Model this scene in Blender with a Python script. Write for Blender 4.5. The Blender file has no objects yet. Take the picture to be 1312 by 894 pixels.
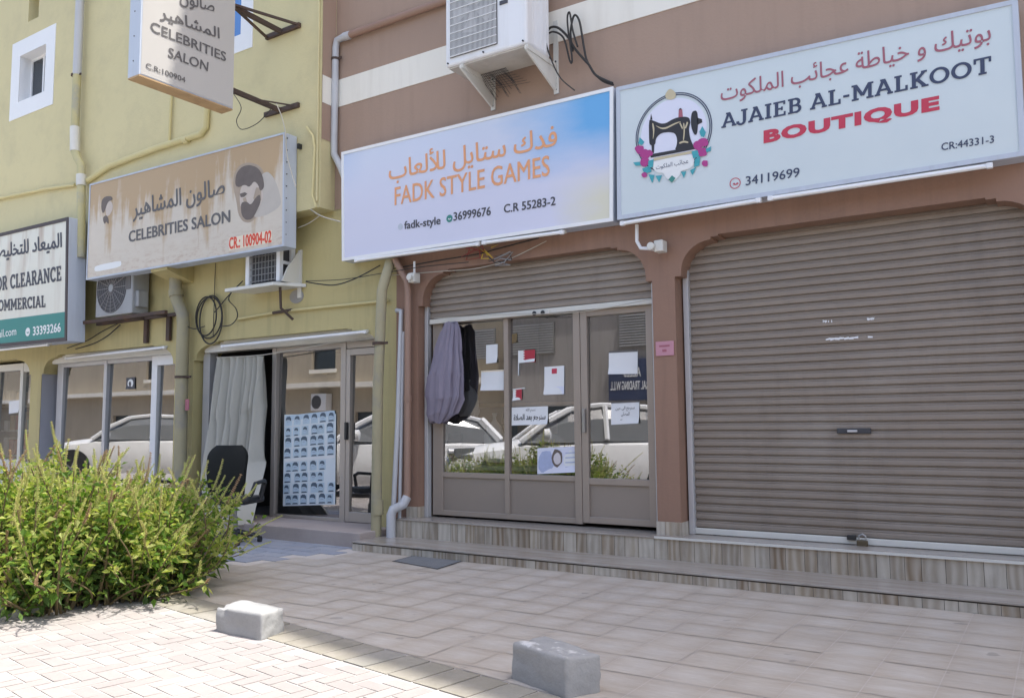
import bpy, bmesh, math, random, unicodedata
from mathutils import Vector, Matrix, noise
random.seed(7)
sc = bpy.context.scene
COL = sc.collection
U = 0.79            # every coordinate below is in drawing units; one unit is 0.79 m (tiles come out 31 cm, the door 2.1 m)

# ------------------------------------------------------------------ camera, sky, sun, exposure
W0, H0, FPX = 1312.0, 894.0, 1075.5
CAM_Z = 1.65
YAW, PITCH, ROLL = 0.580396686, 0.0905588541, 0.00848120113
def cam_axes():
    cy, sy, cp, sp, cr, sr = math.cos(YAW), math.sin(YAW), math.cos(PITCH), math.sin(PITCH), math.cos(ROLL), math.sin(ROLL)
    f = Vector((-sy*cp, cy*cp, sp)); r = Vector((cy, sy, 0)); d = f.cross(r)
    return cr*r + sr*d, -sr*r + cr*d, f
AR, AD, AF = cam_axes()
cam = bpy.data.objects.new('camera', bpy.data.cameras.new('camera')); COL.objects.link(cam)
cam.data.sensor_width = 36.0; cam.data.sensor_fit = 'HORIZONTAL'; cam.data.lens = FPX/W0*36.0
cam.data.clip_start = 0.05; cam.data.clip_end = 2000
mw = Matrix((AR, -AD, -AF)).transposed().to_4x4(); mw.translation = Vector((0, 0, CAM_Z*U)); cam.matrix_world = mw
sc.camera = cam

SUN = Vector((0.36, 0.15, 1.0)).normalized()
world = bpy.data.worlds.new('World'); sc.world = world; world.use_nodes = True
wn = world.node_tree; bg = wn.nodes['Background']
sky = wn.nodes.new('ShaderNodeTexSky'); sky.sky_type = 'NISHITA'; sky.sun_disc = False
sky.sun_elevation = math.asin(SUN.z); sky.sun_rotation = math.atan2(SUN.x, SUN.y)
sky.air_density = 1.0; sky.dust_density = 3.5; sky.ozone_density = 0.6
wn.links.new(sky.outputs[0], bg.inputs[0]); bg.inputs[1].default_value = 0.145
sl = bpy.data.lights.new('sun', 'SUN'); sl.energy = 3.0; sl.angle = math.radians(0.53); sl.color = (1.0, 0.955, 0.88)
so = bpy.data.objects.new('sun', sl); COL.objects.link(so); so.rotation_euler = SUN.to_track_quat('Z', 'Y').to_euler(); so.location = (0, 0, 40)
vs = sc.view_settings
vs.view_transform = 'Standard'; vs.look = 'None'; vs.gamma = 1.0; vs.use_curve_mapping = False; vs.exposure = 1.32
sc.render.engine = 'CYCLES'
sc.cycles.max_bounces = 8; sc.cycles.transparent_max_bounces = 12; sc.cycles.use_denoising = True
sc.cycles.caustics_reflective = False; sc.cycles.caustics_refractive = False

# a pixel of the photograph on a plane of the place (drawing units)
def ray(px, py):
    return AR*((px-W0/2)/FPX) + AD*((py-H0/2)/FPX) + AF
def at(px, py, y=None, x=None, z=None):
    d = ray(px, py)
    t = y/d.y if y is not None else (x/d.x if x is not None else (z-CAM_Z)/d.z)
    return Vector((d.x*t, d.y*t, d.z*t + CAM_Z))

# ------------------------------------------------------------------ mesh building
class MB:
    def __init__(self): self.v = []; self.f = []; self.uv = {}
    def add(self, vs, fs, uvs=None):
        n = len(self.v); self.v += [Vector(p) for p in vs]
        for k, f in enumerate(fs):
            if uvs: self.uv[len(self.f)] = uvs[k]
            self.f.append([n+i for i in f])
        return self
    def box(self, x0, x1, y0, y1, z0, z1):
        return self.add([(x0,y0,z0),(x1,y0,z0),(x1,y1,z0),(x0,y1,z0),(x0,y0,z1),(x1,y0,z1),(x1,y1,z1),(x0,y1,z1)],
                        [(3,2,1,0),(4,5,6,7),(0,1,5,4),(1,2,6,5),(2,3,7,6),(3,0,4,7)])
    def quad(self, *p): return self.add(p, [tuple(range(len(p)))])
    def prism(self, poly, a0, a1, axis='y'):
        def P(q, a): return (q[0], a, q[1]) if axis == 'y' else ((a, q[0], q[1]) if axis == 'x' else (q[0], q[1], a))
        n = len(poly); vs = [P(q, a0) for q in poly] + [P(q, a1) for q in poly]
        fs = [tuple(range(n)), tuple(range(2*n-1, n-1, -1))] + [(i, (i+1) % n, n+(i+1) % n, n+i) for i in range(n)]
        return self.add(vs, fs)
    def tube(self, pts, r, n=8, caps=True):
        pts = [Vector(p) for p in pts]; rs = r if isinstance(r, (list, tuple)) else [r]*len(pts)
        rings = []; up = None; vs = []; fs = []
        for i, p in enumerate(pts):
            t = ((pts[min(i+1, len(pts)-1)] - p).normalized() + (p - pts[max(i-1, 0)]).normalized())
            t = t.normalized() if t.length > 1e-6 else Vector((0, 0, 1))
            if up is None: up = Vector((0, 0, 1)) if abs(t.z) < .9 else Vector((0, 1, 0))
            a = (up - t*up.dot(t)); a = a.normalized() if a.length > 1e-5 else t.orthogonal().normalized()
            up = a; b = t.cross(a)
            for k in range(n):
                th = 2*math.pi*k/n; vs.append(p + (a*math.cos(th) + b*math.sin(th))*rs[i])
        for i in range(len(pts)-1):
            for k in range(n): fs.append((i*n+k, i*n+(k+1) % n, (i+1)*n+(k+1) % n, (i+1)*n+k))
        if caps: fs.append(tuple(range(n-1, -1, -1))); fs.append(tuple(range((len(pts)-1)*n, len(pts)*n)))
        return self.add(vs, fs)
    def bar(self, a, b, w, h=None):
        a, b = Vector(a), Vector(b); t = (b-a).normalized(); h = h or w
        u = t.cross(Vector((0, 0, 1))); u = u.normalized() if u.length > .05 else Vector((1, 0, 0)); v = t.cross(u)
        c = [(-1,-1),(1,-1),(1,1),(-1,1)]
        return self.add([p + u*i*w/2 + v*j*h/2 for p in (a, b) for i, j in c], [(3,2,1,0),(4,5,6,7),(0,1,5,4),(1,2,6,5),(2,3,7,6),(3,0,4,7)])
    def disc(self, c, r, axis='y', n=28, th=.004, sy=1.0):
        c = Vector(c); pl = []
        for k in range(n):
            a = 2*math.pi*k/n; q = (math.cos(a)*r, math.sin(a)*r*sy)
            pl.append((c.x+q[0], c.z+q[1]) if axis == 'y' else ((c.y+q[0], c.z+q[1]) if axis == 'x' else (c.x+q[0], c.y+q[1])))
        ca = c.y if axis == 'y' else (c.x if axis == 'x' else c.z)
        return self.prism(pl, ca-th/2, ca+th/2, axis)
    def ring(self, c, r0, r1, y, n=48, sy=1.0):
        vs = []
        for k in range(n):
            a = 2*math.pi*k/n
            for r in (r0, r1): vs.append((c[0]+math.cos(a)*r, y, c[1]+math.sin(a)*r*sy))
        return self.add(vs, [(2*k, 2*k+1, (2*k+3) % (2*n), (2*k+2) % (2*n)) for k in range(n)])
    def lathe(self, c, prof, n=16, axis='z'):
        c = Vector(c); vs = []
        for r, h in prof:
            for k in range(n):
                a = 2*math.pi*k/n; q = (math.cos(a)*r, math.sin(a)*r)
                vs.append(c + (Vector((q[0], q[1], h)) if axis == 'z' else (Vector((q[0], h, q[1])) if axis == 'y' else Vector((h, q[0], q[1])))))
        m = len(prof); fs = [(i*n+k, i*n+(k+1) % n, (i+1)*n+(k+1) % n, (i+1)*n+k) for i in range(m-1) for k in range(n)]
        fs += [tuple(range(n-1, -1, -1)), tuple(range((m-1)*n, m*n))]
        return self.add(vs, fs)

BASE = {}
def tag(o, label=None, cat=None, group=None, kind=None):
    if label: o['label'] = label
    if cat: o['category'] = cat
    if group: o['group'] = group
    if kind: o['kind'] = kind
    return o
def thing(name, loc, label, cat, group=None):
    o = bpy.data.objects.new(name, None); COL.objects.link(o); o.empty_display_size = .2
    b = Vector(loc); o.location = b*U; BASE[o] = b
    return tag(o, label, cat, group)
def part(name, mb, mat, parent=None, bevel=0, smooth=False, base=None, seg=2, recalc=True):
    b = BASE[parent] if parent is not None else (Vector(base) if base is not None else Vector((0, 0, 0)))
    me = bpy.data.meshes.new(name); me.from_pydata([(p-b)*U for p in mb.v], [], mb.f)
    if mb.uv:
        l = me.uv_layers.new(name='UVMap')
        for k, poly in enumerate(me.polygons):
            for j, li in enumerate(poly.loop_indices): l.data[li].uv = mb.uv.get(k, [(0, 0)]*8)[j]
    if recalc or bevel:
        bm = bmesh.new(); bm.from_mesh(me)
        if recalc: bmesh.ops.recalc_face_normals(bm, faces=bm.faces)
        if bevel: bmesh.ops.bevel(bm, geom=[e for e in bm.edges if e.is_manifold and e.calc_face_angle(0) > .6], offset=bevel*U, segments=seg, affect='EDGES', profile=.5)
        bm.to_mesh(me); bm.free()
    me.validate()
    if smooth:
        for p in me.polygons: p.use_smooth = True
        if hasattr(me, 'set_sharp_from_angle'): me.set_sharp_from_angle(angle=math.radians(40))
    me.materials.append(mat)
    o = bpy.data.objects.new(name, me); COL.objects.link(o)
    if parent is not None: o.parent = parent
    else: o.location = b*U
    BASE[o] = b
    return o
def single(name, mb, mat, label, cat, group=None, base=None, **k):
    if base is None: base = (sum((v.x for v in mb.v))/len(mb.v), sum((v.y for v in mb.v))/len(mb.v), min(v.z for v in mb.v))
    return tag(part(name, mb, mat, None, base=base, **k), label, cat, group)
def struct(name, mb, mat, kind='structure', **k): return tag(part(name, mb, mat, **k), kind=kind)

# ------------------------------------------------------------------ materials
class NT:
    def __init__(self, m): self.t = m.node_tree
    def n(self, typ, **kw):
        nd = self.t.nodes.new(typ)
        for k, v in kw.items():
            if k.startswith('i_'):
                key = k[2:]; nd.inputs[int(key) if key.isdigit() else key.replace('_', ' ')].default_value = v
            else: setattr(nd, k, v)
        return nd
    def l(self, a, b): self.t.links.new(a, b)
    def pos(self, scale=(1, 1, 1), kind='pos'):
        if kind == 'pos': s = self.n('ShaderNodeNewGeometry').outputs['Position']
        else: s = self.n('ShaderNodeTexCoord').outputs[kind]
        mp = self.n('ShaderNodeMapping'); mp.inputs['Scale'].default_value = scale; self.l(s, mp.inputs['Vector']); return mp.outputs[0]
    def noise(self, scale, vec=None, detail=5, rough=.6):
        nd = self.n('ShaderNodeTexNoise'); nd.inputs['Scale'].default_value = scale; nd.inputs['Detail'].default_value = detail; nd.inputs['Roughness'].default_value = rough
        if vec is not None: self.l(vec, nd.inputs['Vector'])
        return nd.outputs[0]
    def ramp(self, fac, stops):
        nd = self.n('ShaderNodeValToRGB'); e = nd.color_ramp.elements
        while len(e) < len(stops): e.new(.5)
        for k, (p, c) in enumerate(stops):
            e[k].position = p; e[k].color = (*c, 1) if not isinstance(c, (int, float)) else (c, c, c, 1)
        self.l(fac, nd.inputs[0]); return nd.outputs[0]
    def mix(self, fac, a, b, mode='MIX'):
        nd = self.n('ShaderNodeMix', data_type='RGBA', blend_type=mode)
        for s, v in ((0, fac), (6, a), (7, b)):
            if hasattr(v, 'is_linked') or hasattr(v, 'links'): self.l(v, nd.inputs[s])
            else: nd.inputs[s].default_value = v if s == 0 else (*v, 1)
        return nd.outputs[2]
    def math(self, op, a, b=0.0):
        nd = self.n('ShaderNodeMath', operation=op)
        for s, v in ((0, a), (1, b)):
            if hasattr(v, 'links'): self.l(v, nd.inputs[s])
            else: nd.inputs[s].default_value = v
        return nd.outputs[0]
def new_mat(name):
    m = bpy.data.materials.new(name); m.use_nodes = True
    return m, NT(m), m.node_tree.nodes['Principled BSDF']
def mul(c, k): return tuple(min(1, x*k) for x in c)
def paint(name, c, rough=.6, var=.12, scale=1.2, stain=None, stain_amt=0, streak=0, bump=.0, bscale=60, metallic=0, spec=.5, isl=0):
    m, t, b = new_mat(name)
    nz = t.noise(scale, t.pos())
    col = t.mix(nz, mul(c, 1-var), mul(c, 1+var))
    fine = t.noise(scale*14, t.pos()); col = t.mix(t.math('MULTIPLY', fine, var*.9), col, mul(c, .62))
    if stain:
        s = t.noise(2.2, t.pos((1, 1, 1) if not streak else (3.2, 3.2, .28)), 6, .65)
        f = t.ramp(s, [(.48, 0.0), (.72, 1.0)]); col = t.mix(t.math('MULTIPLY', f, stain_amt), col, stain)
    if isl:
        r = t.n('ShaderNodeNewGeometry').outputs['Random Per Island']
        col = t.mix(1.0, col, t.ramp(r, [(0, 1-isl), (1, 1+isl*.0+0.0)]), 'MULTIPLY')
    t.l(col, b.inputs['Base Color']); b.inputs['Roughness'].default_value = rough; b.inputs['Metallic'].default_value = metallic
    b.inputs['Specular IOR Level'].default_value = spec
    if bump:
        bp = t.n('ShaderNodeBump'); bp.inputs['Strength'].default_value = bump; bp.inputs['Distance'].default_value = .01
        t.l(t.math('ADD', t.noise(bscale, t.pos(), 5), t.math('MULTIPLY', t.noise(bscale*.12, t.pos((1, 1, .6)), 3), 1.6)), bp.inputs['Height']); t.l(bp.outputs[0], b.inputs['Normal'])
    return m
M = {}
M['brown'] = paint('brown_paint', (.37, .260, .196), .66, .07, .6, (.29, .205, .155), .40, 1, .28, 40)
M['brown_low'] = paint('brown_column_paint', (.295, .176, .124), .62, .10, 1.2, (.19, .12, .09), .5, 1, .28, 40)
M['cream'] = paint('cream_band_paint', (.80, .77, .69), .6, .03, 1.0, (.55, .5, .42), .25, 1, .06)
M['yellow'] = paint('yellow_paint', (.63, .56, .315), .68, .07, .45, (.47, .42, .25), .42, 0, .30, 38)
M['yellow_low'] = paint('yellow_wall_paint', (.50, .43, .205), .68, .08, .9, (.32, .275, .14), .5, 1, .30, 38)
M['greypaint'] = paint('grey_column_paint', (.40, .40, .44), .6, .06)
M['white'] = paint('white_paint', (.80, .81, .82), .5, .04)
M['offwhite'] = paint('aged_white_plastic', (.66, .65, .60), .45, .08, 3)
M['casing'] = paint('sign_casing_metal', (.50, .55, .63), .5, .06, 2, (.35, .36, .38), .35, 1)
M['alum'] = paint('brushed_aluminium', (.44, .40, .36), .38, .05, 3, metallic=.35)
M['bronze'] = paint('bronze_aluminium', (.36, .305, .26), .42, .06, 3, metallic=.25)
M['bronze_panel'] = paint('bronze_panel', (.315, .27, .235), .4, .06, 2, metallic=.25)
M['guide'] = paint('galvanised_guide', (.55, .55, .56), .45, .08, 4, metallic=.3)
M['pipe_grey'] = paint('grey_pvc_pipe', (.50, .51, .53), .5, .08, 3, (.28, .26, .22), .5, 1)
M['pipe_old'] = paint('weathered_pipe', (.50, .455, .24), .6, .10, 2.5, (.30, .30, .29), .95, 0)
M['pipe_tan'] = paint('greyish_tan_pipe', (.36, .325, .205), .65, .12, 2.5, (.25, .245, .235), .9, 0, .2, 50)
M['pipe_brown'] = paint('brown_painted_pipe', (.31, .195, .145), .55, .08, 3)
M['black'] = paint('black_plastic', (.022, .023, .025), .45, .1, 4)
M['cable'] = paint('black_cable', (.03, .028, .026), .6, .1)
M['cable_w'] = paint('pale_cable', (.5, .47, .4), .6, .1)
M['rust'] = paint('rusty_steel', (.075, .05, .04), .75, .25, 6, (.16, .075, .035), .7, 0, .3, 60)
M['plywood'] = paint('bare_plywood', (.50, .34, .18), .8, .15, 3, (.22, .13, .07), .7, 0)
M['acwhite'] = paint('white_ac_casing', (.78, .79, .81), .4, .03, 2, (.5, .46, .4), .25, 1)
M['acold'] = paint('old_grey_ac_casing', (.34, .35, .36), .5, .08, 3, (.22, .22, .22), .5, 1)
M['acunder'] = paint('dirty_ac_base', (.52, .48, .42), .6, .15, 5, (.25, .18, .12), .5, 0)
M['fan_dark'] = paint('dark_fan_cavity', (.06, .06, .065), .7, .15, 8)
M['fins'] = paint('condenser_fins', (.30, .29, .29), .6, .2, 9)
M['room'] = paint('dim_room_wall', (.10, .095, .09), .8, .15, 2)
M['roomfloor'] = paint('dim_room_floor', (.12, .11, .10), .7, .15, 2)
M['paper'] = paint('white_paper', (.78, .79, .80), .7, .03, 6)
M['ink'] = paint('black_ink', (.03, .03, .035), .6, 0)
M['conc'] = paint('concrete', (.36, .36, .35), .9, .16, 4, (.22, .22, .21), .5, 0, .5, 60)
M['stone'] = paint('rubble_stone', (.34, .33, .31), .95, .2, 9, bump=.4)
M['bark'] = paint('woody_stem', (.16, .12, .06), .9, .2, 9)
M['navy'] = paint('navy_print', (.045, .06, .115), .55, .03)
M['rose'] = paint('rose_red_print', (.52, .045, .085), .55, .03)
M['plum'] = paint('dull_rose_print', (.36, .12, .16), .55, .03)
M['orange'] = paint('peach_orange_print', (.78, .37, .18), .55, .05)
M['darkgrey'] = paint('dark_grey_print', (.07, .07, .085), .55, .03)
M['greyprint'] = paint('faded_grey_print', (.13, .125, .125), .6, .05)
M['redprint'] = paint('red_print', (.72, .07, .03), .55, .03)
M['halo'] = paint('pale_sticker', (.80, .70, .55), .6, .04)
M['white_print'] = paint('white_print', (.78, .80, .80), .55, .03)
M['teal'] = paint('teal_print', (.05, .24, .215), .55, .03)
M['cloth'] = paint('grey_curtain_cloth', (.43, .42, .37), .85, .06, 3, bump=.25, bscale=120)
M['purple'] = paint('mauve_grey_cloth', (.235, .21, .27), .7, .08, 6)
M['darkcloth'] = paint('dark_cloth', (.085, .08, .088), .85, .1, 6)
M['tube'] = paint('white_lamp_tube', (.82, .83, .84), .35, .02)
M['pink'] = paint('faded_pink_plate', (.52, .26, .32), .6, .06, 5)
M['maroon'] = paint('maroon_flag', (.42, .035, .055), .7, .03)
M['magenta'] = paint('magenta_print', (.42, .05, .24), .55, .15, 30)
M['bluegreen'] = paint('blue_green_print', (.06, .36, .42), .55, .15, 30)
M['gold'] = paint('pale_gold_print', (.55, .48, .32), .55, .05)
M['lilac'] = paint('pale_lilac_print', (.70, .72, .84), .55, .02)
M['steel'] = paint('dull_steel', (.35, .34, .33), .4, .1, 6, metallic=.7)
M['car'] = paint('white_car_paint', (.78, .79, .80), .22, .0)
M['tyre'] = paint('tyre_rubber', (.02, .02, .021), .85, .1)
M['rim'] = paint('alloy_rim', (.55, .55, .56), .3, .05, metallic=.7)
M['lens'] = paint('headlamp_lens', (.18, .19, .2), .1, .05)
M['oppwall'] = paint('opposite_grey_wall', (.36, .335, .31), .8, .15, .8, (.16, .14, .12), .5, 1)
M['oppbeige'] = paint('opposite_beige_wall', (.42, .36, .27), .8, .08, .8, (.30, .25, .19), .5, 1)
M['winglass'] = paint('dark_window_glass', (.03, .04, .05), .08, .1)
M['blueglass'] = paint('blue_tinted_glass', (.12, .27, .58), .1, .1)
M['seal_shade'] = paint('dark_seal_and_shade', (.05, .045, .04), .7, .1)

def shutter_mat():
    m, t, b = new_mat('taupe_shutter_paint')
    nz = t.noise(1.3, t.pos((.6, 1, 3)), 6, .7); f2 = t.noise(26, t.pos((.25, 1, 1)), 4)
    col = t.mix(nz, (.255, .212, .175), (.345, .293, .245)); col = t.mix(t.math('MULTIPLY', f2, .45), col, (.19, .165, .145)); gr = t.ramp(t.noise(1.1, t.pos((2.5, 1, .35)), 6, .7), [(.52, 0.0), (.72, 1.0)]); col = t.mix(t.math('MULTIPLY', gr, .45), col, (.17, .145, .125))
    dust = t.ramp(t.noise(.9, t.pos()), [(.5, 0.0), (.75, 1.0)]); col = t.mix(t.math('MULTIPLY', dust, .35), col, (.40, .37, .335))
    t.l(col, b.inputs['Base Color']); b.inputs['Roughness'].default_value = .5; b.inputs['Metallic'].default_value = .1
    return m
M['shutter'] = shutter_mat()
def glass_mat(name, refl, tint):
    m, t, b = new_mat(name); t.t.nodes.remove(b)
    tr = t.n('ShaderNodeBsdfTransparent'); tr.inputs[0].default_value = (*tint, 1)
    gl = t.n('ShaderNodeBsdfGlossy'); gl.inputs[0].default_value = (.95, .96, 1, 1); gl.inputs['Roughness'].default_value = .004
    lw = t.n('ShaderNodeLayerWeight'); lw.inputs[0].default_value = .35
    f = t.math('ADD', t.math('MULTIPLY', lw.outputs['Fresnel'], .45), refl)
    smear = t.noise(3.5, t.pos((1, 1, .5)), 5, .7); f = t.math('MULTIPLY', f, t.math('ADD', .8, t.math('MULTIPLY', smear, .4)))
    mx = t.n('ShaderNodeMixShader'); t.l(f, mx.inputs[0]); t.l(tr.outputs[0], mx.inputs[1]); t.l(gl.outputs[0], mx.inputs[2])
    df = t.n('ShaderNodeBsdfDiffuse'); df.inputs[0].default_value = (.5, .48, .44, 1)
    m2 = t.n('ShaderNodeMixShader'); t.l(t.math('MULTIPLY', t.noise(5, t.pos(), 6, .7), .05), m2.inputs[0]); t.l(mx.outputs[0], m2.inputs[1]); t.l(df.outputs[0], m2.inputs[2])
    t.l(m2.outputs[0], t.t.nodes['Material Output'].inputs[0]); return m
M['glass'] = glass_mat('shop_glass', .30, (.66, .67, .66))
def tile_mat():
    m, t, b = new_mat('mottled_floor_tile')
    uv = t.n('ShaderNodeTexCoord').outputs['UV']
    sx = t.n('ShaderNodeSeparateXYZ'); t.l(uv, sx.inputs[0])
    def bump1(o): return t.math('SUBTRACT', 1.0, t.math('MULTIPLY', t.math('ABSOLUTE', t.math('SUBTRACT', o, .5)), 2.0))
    e = t.math('MULTIPLY', bump1(sx.outputs[0]), bump1(sx.outputs[1]))
    st = t.noise(2.6, t.pos((1.0, 5.5, 1)), 6, .7)
    f = t.math('ADD', t.math('MULTIPLY', t.math('POWER', e, .6), .30), t.math('MULTIPLY', st, .95))
    col = t.ramp(f, [(.25, (.42, .355, .285)), (.55, (.49, .445, .385)), (.9, (.58, .555, .515))])
    fine = t.noise(40, t.pos((.35, 1.6, 1)), 4); col = t.mix(t.math('MULTIPLY', fine, .3), col, (.33, .28, .24))
    isl = t.n('ShaderNodeNewGeometry').outputs['Random Per Island']
    col = t.mix(1.0, col, t.ramp(isl, [(0, (.94, .93, .92)), (1, (1, 1, 1))]), 'MULTIPLY')
    dirt = t.ramp(t.noise(.7, t.pos(), 6, .7), [(.46, 0.0), (.74, 1.0)]); col = t.mix(t.math('MULTIPLY', dirt, .42), col, (.30, .275, .25))
    sp = t.ramp(t.noise(5.5, t.pos(), 2, .4), [(.70, 0.0), (.735, 1.0)]); col = t.mix(t.math('MULTIPLY', sp, .55), col, (.22, .20, .18))
    t.l(col, b.inputs['Base Color']); t.l(t.ramp(fine, [(.3, .38), (.7, .6)]), b.inputs['Roughness'])
    return m
M['tile'] = tile_mat()
M['grout'] = paint('tile_grout', (.54, .50, .465), .9, .15, 8)
def paver_mat(name, c0, c1, c2):
    m, t, b = new_mat(name)
    isl = t.n('ShaderNodeNewGeometry').outputs['Random Per Island']
    col = t.ramp(isl, [(0, c0), (.5, c1), (1, c2)])
    n1 = t.noise(3, t.pos(), 6, .7); col = t.mix(t.math('MULTIPLY', t.ramp(n1, [(.45, 0.0), (.75, 1.0)]), .55), col, (.42, .39, .36)); n0 = t.noise(.8, t.pos(), 6, .75); col = t.mix(t.math('MULTIPLY', t.ramp(n0, [(.55, 0.0), (.72, 1.0)]), .5), col, mul(c0, .75))
    n2 = t.noise(70, t.pos(), 3); col = t.mix(t.math('MULTIPLY', n2, .4), col, mul(c0, .7))
    t.l(col, b.inputs['Base Color']); b.inputs['Roughness'].default_value = .9
    bp = t.n('ShaderNodeBump'); bp.inputs['Strength'].default_value = .35; bp.inputs['Distance'].default_value = .006
    t.l(n2, bp.inputs['Height']); t.l(bp.outputs[0], b.inputs['Normal']); return m
M['paver'] = paver_mat('pinkish_paver', (.318, .288, .275), (.34, .314, .302), (.362, .338, .326))
M['kerbpaver'] = paver_mat('yellowish_paver', (.26, .24, .195), (.295, .275, .225), (.27, .262, .238))
M['bluetile'] = paver_mat('blue_grey_slab', (.27, .30, .36), (.30, .33, .40), (.33, .36, .42))
M['sand'] = paint('joint_sand', (.42, .395, .375), .95, .12, 5)
M['asphalt'] = paint('dusty_ground', (.33, .30, .275), .95, .15, .6)
def stepstone():
    m, t, b = new_mat('wood_grain_stone_tile')
    uv = t.n('ShaderNodeTexCoord').outputs['UV']
    isl = t.n('ShaderNodeNewGeometry').outputs['Random Per Island']
    off = t.n('ShaderNodeCombineXYZ'); t.l(t.math('MULTIPLY', isl, 37.0), off.inputs[0]); t.l(t.math('MULTIPLY', isl, 11.0), off.inputs[1])
    ad = t.n('ShaderNodeVectorMath', operation='ADD'); t.l(uv, ad.inputs[0]); t.l(off.outputs[0], ad.inputs[1])
    mp = t.n('ShaderNodeMapping'); mp.inputs['Scale'].default_value = (3.4, .8, 1); t.l(ad.outputs[0], mp.inputs[0])
    wv = t.n('ShaderNodeTexWave', wave_type='BANDS', bands_direction='X'); wv.inputs['Scale'].default_value = 1.1; wv.inputs['Distortion'].default_value = 11; wv.inputs['Detail'].default_value = 3; wv.inputs['Detail Scale'].default_value = .7
    t.l(mp.outputs[0], wv.inputs['Vector'])
    nz = t.noise(1.0, mp.outputs[0], 5, .65)
    base = t.ramp(isl, [(0, (.21, .15, .095)), (.3, (.36, .295, .215)), (.6, (.47, .43, .365)), (1, (.30, .25, .19))])
    col = t.mix(t.math('MULTIPLY', wv.outputs['Fac'], .42), base, (.64, .60, .53))
    col = t.mix(t.math('MULTIPLY', t.ramp(nz, [(.45, 0.0), (.7, 1.0)]), .6), col, (.17, .135, .10))
    t.l(col, b.inputs['Base Color']); b.inputs['Roughness'].default_value = .35; return m
M['stepstone'] = stepstone()
def tread():
    m, t, b = new_mat('polished_tread_tile')
    nz = t.noise(2.5, t.pos((.6, 5, 1)), 6, .7)
    col = t.ramp(nz, [(.3, (.27, .23, .19)), (.6, (.38, .35, .315)), (.8, (.45, .43, .40))])
    t.l(col, b.inputs['Base Color']); b.inputs['Roughness'].default_value = .22; return m
M['tread'] = tread()
def leafmat(name, c0, c1, c2, tr=.55):
    m, t, b = new_mat(name)
    isl = t.n('ShaderNodeNewGeometry').outputs['Random Per Island']
    col = t.ramp(isl, [(0, c0), (.55, c1), (1, c2)])
    t.l(col, b.inputs['Base Color']); b.inputs['Roughness'].default_value = .55; b.inputs['Specular IOR Level'].default_value = .3
    tl = t.n('ShaderNodeBsdfTranslucent'); t.l(t.mix(1.0, col, (1.0, 1.0, .55), 'MULTIPLY'), tl.inputs[0])
    mx = t.n('ShaderNodeMixShader'); mx.inputs[0].default_value = tr
    t.l(b.outputs[0], mx.inputs[1]); t.l(tl.outputs[0], mx.inputs[2]); t.l(mx.outputs[0], t.t.nodes['Material Output'].inputs[0]); return m
M['leaf'] = leafmat('shrub_leaf', (.09, .18, .03), (.17, .30, .05), (.30, .40, .09))
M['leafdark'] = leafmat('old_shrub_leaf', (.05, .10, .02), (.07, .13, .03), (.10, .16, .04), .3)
M['spike'] = leafmat('flower_spike', (.46, .50, .16), (.58, .60, .24), (.50, .40, .22), .35)

def signface(name, stops_fn):
    m, t, b = new_mat(name); col = stops_fn(t); t.l(col, b.inputs['Base Color']); b.inputs['Roughness'].default_value = .42; return m
def fA(t):
    uv = t.n('ShaderNodeTexCoord').outputs['UV']; s = t.n('ShaderNodeSeparateXYZ'); t.l(uv, s.inputs[0])
    u, v = s.outputs[0], s.outputs[1]; nz = t.noise(3, uv, 5, .6); wob = t.math('MULTIPLY', t.math('SUBTRACT', nz, .5), .25)
    base = t.mix(t.ramp(t.math('ADD', v, wob), [(.45, 0.0), (1, .45)]), (.64, .65, .78), (.60, .72, .86))
    blue = t.math('MULTIPLY', t.ramp(t.math('ADD', u, wob), [(.62, 0.0), (.93, 1.0)]), t.ramp(t.math('ADD', v, wob), [(.35, 0.0), (.75, 1.0)]))
    c = t.mix(t.math('MULTIPLY', blue, .85), base, (.06, .36, .72))
    yel = t.math('MULTIPLY', t.ramp(t.math('ADD', u, wob), [(.80, 0.0), (.97, 1.0)]), t.ramp(t.math('ADD', v, wob), [(.18, 1.0), (.45, 0.0)]))
    c = t.mix(t.math('MULTIPLY', yel, .55), c, (.72, .68, .34))
    lb = t.math('MULTIPLY', t.ramp(u, [(.0, 1.0), (.10, 0.0)]), t.ramp(v, [(.6, 0.0), (1, 1.0)])); return t.mix(t.math('MULTIPLY', lb, .45), c, (.42, .55, .80))
M['faceA'] = signface('lavender_printed_face', fA)
def fB(t):
    nz = t.noise(1.4, t.pos(), 4); return t.mix(nz, (.565, .64, .665), (.635, .70, .715))
M['faceB'] = signface('pale_blue_face', fB)
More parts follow.
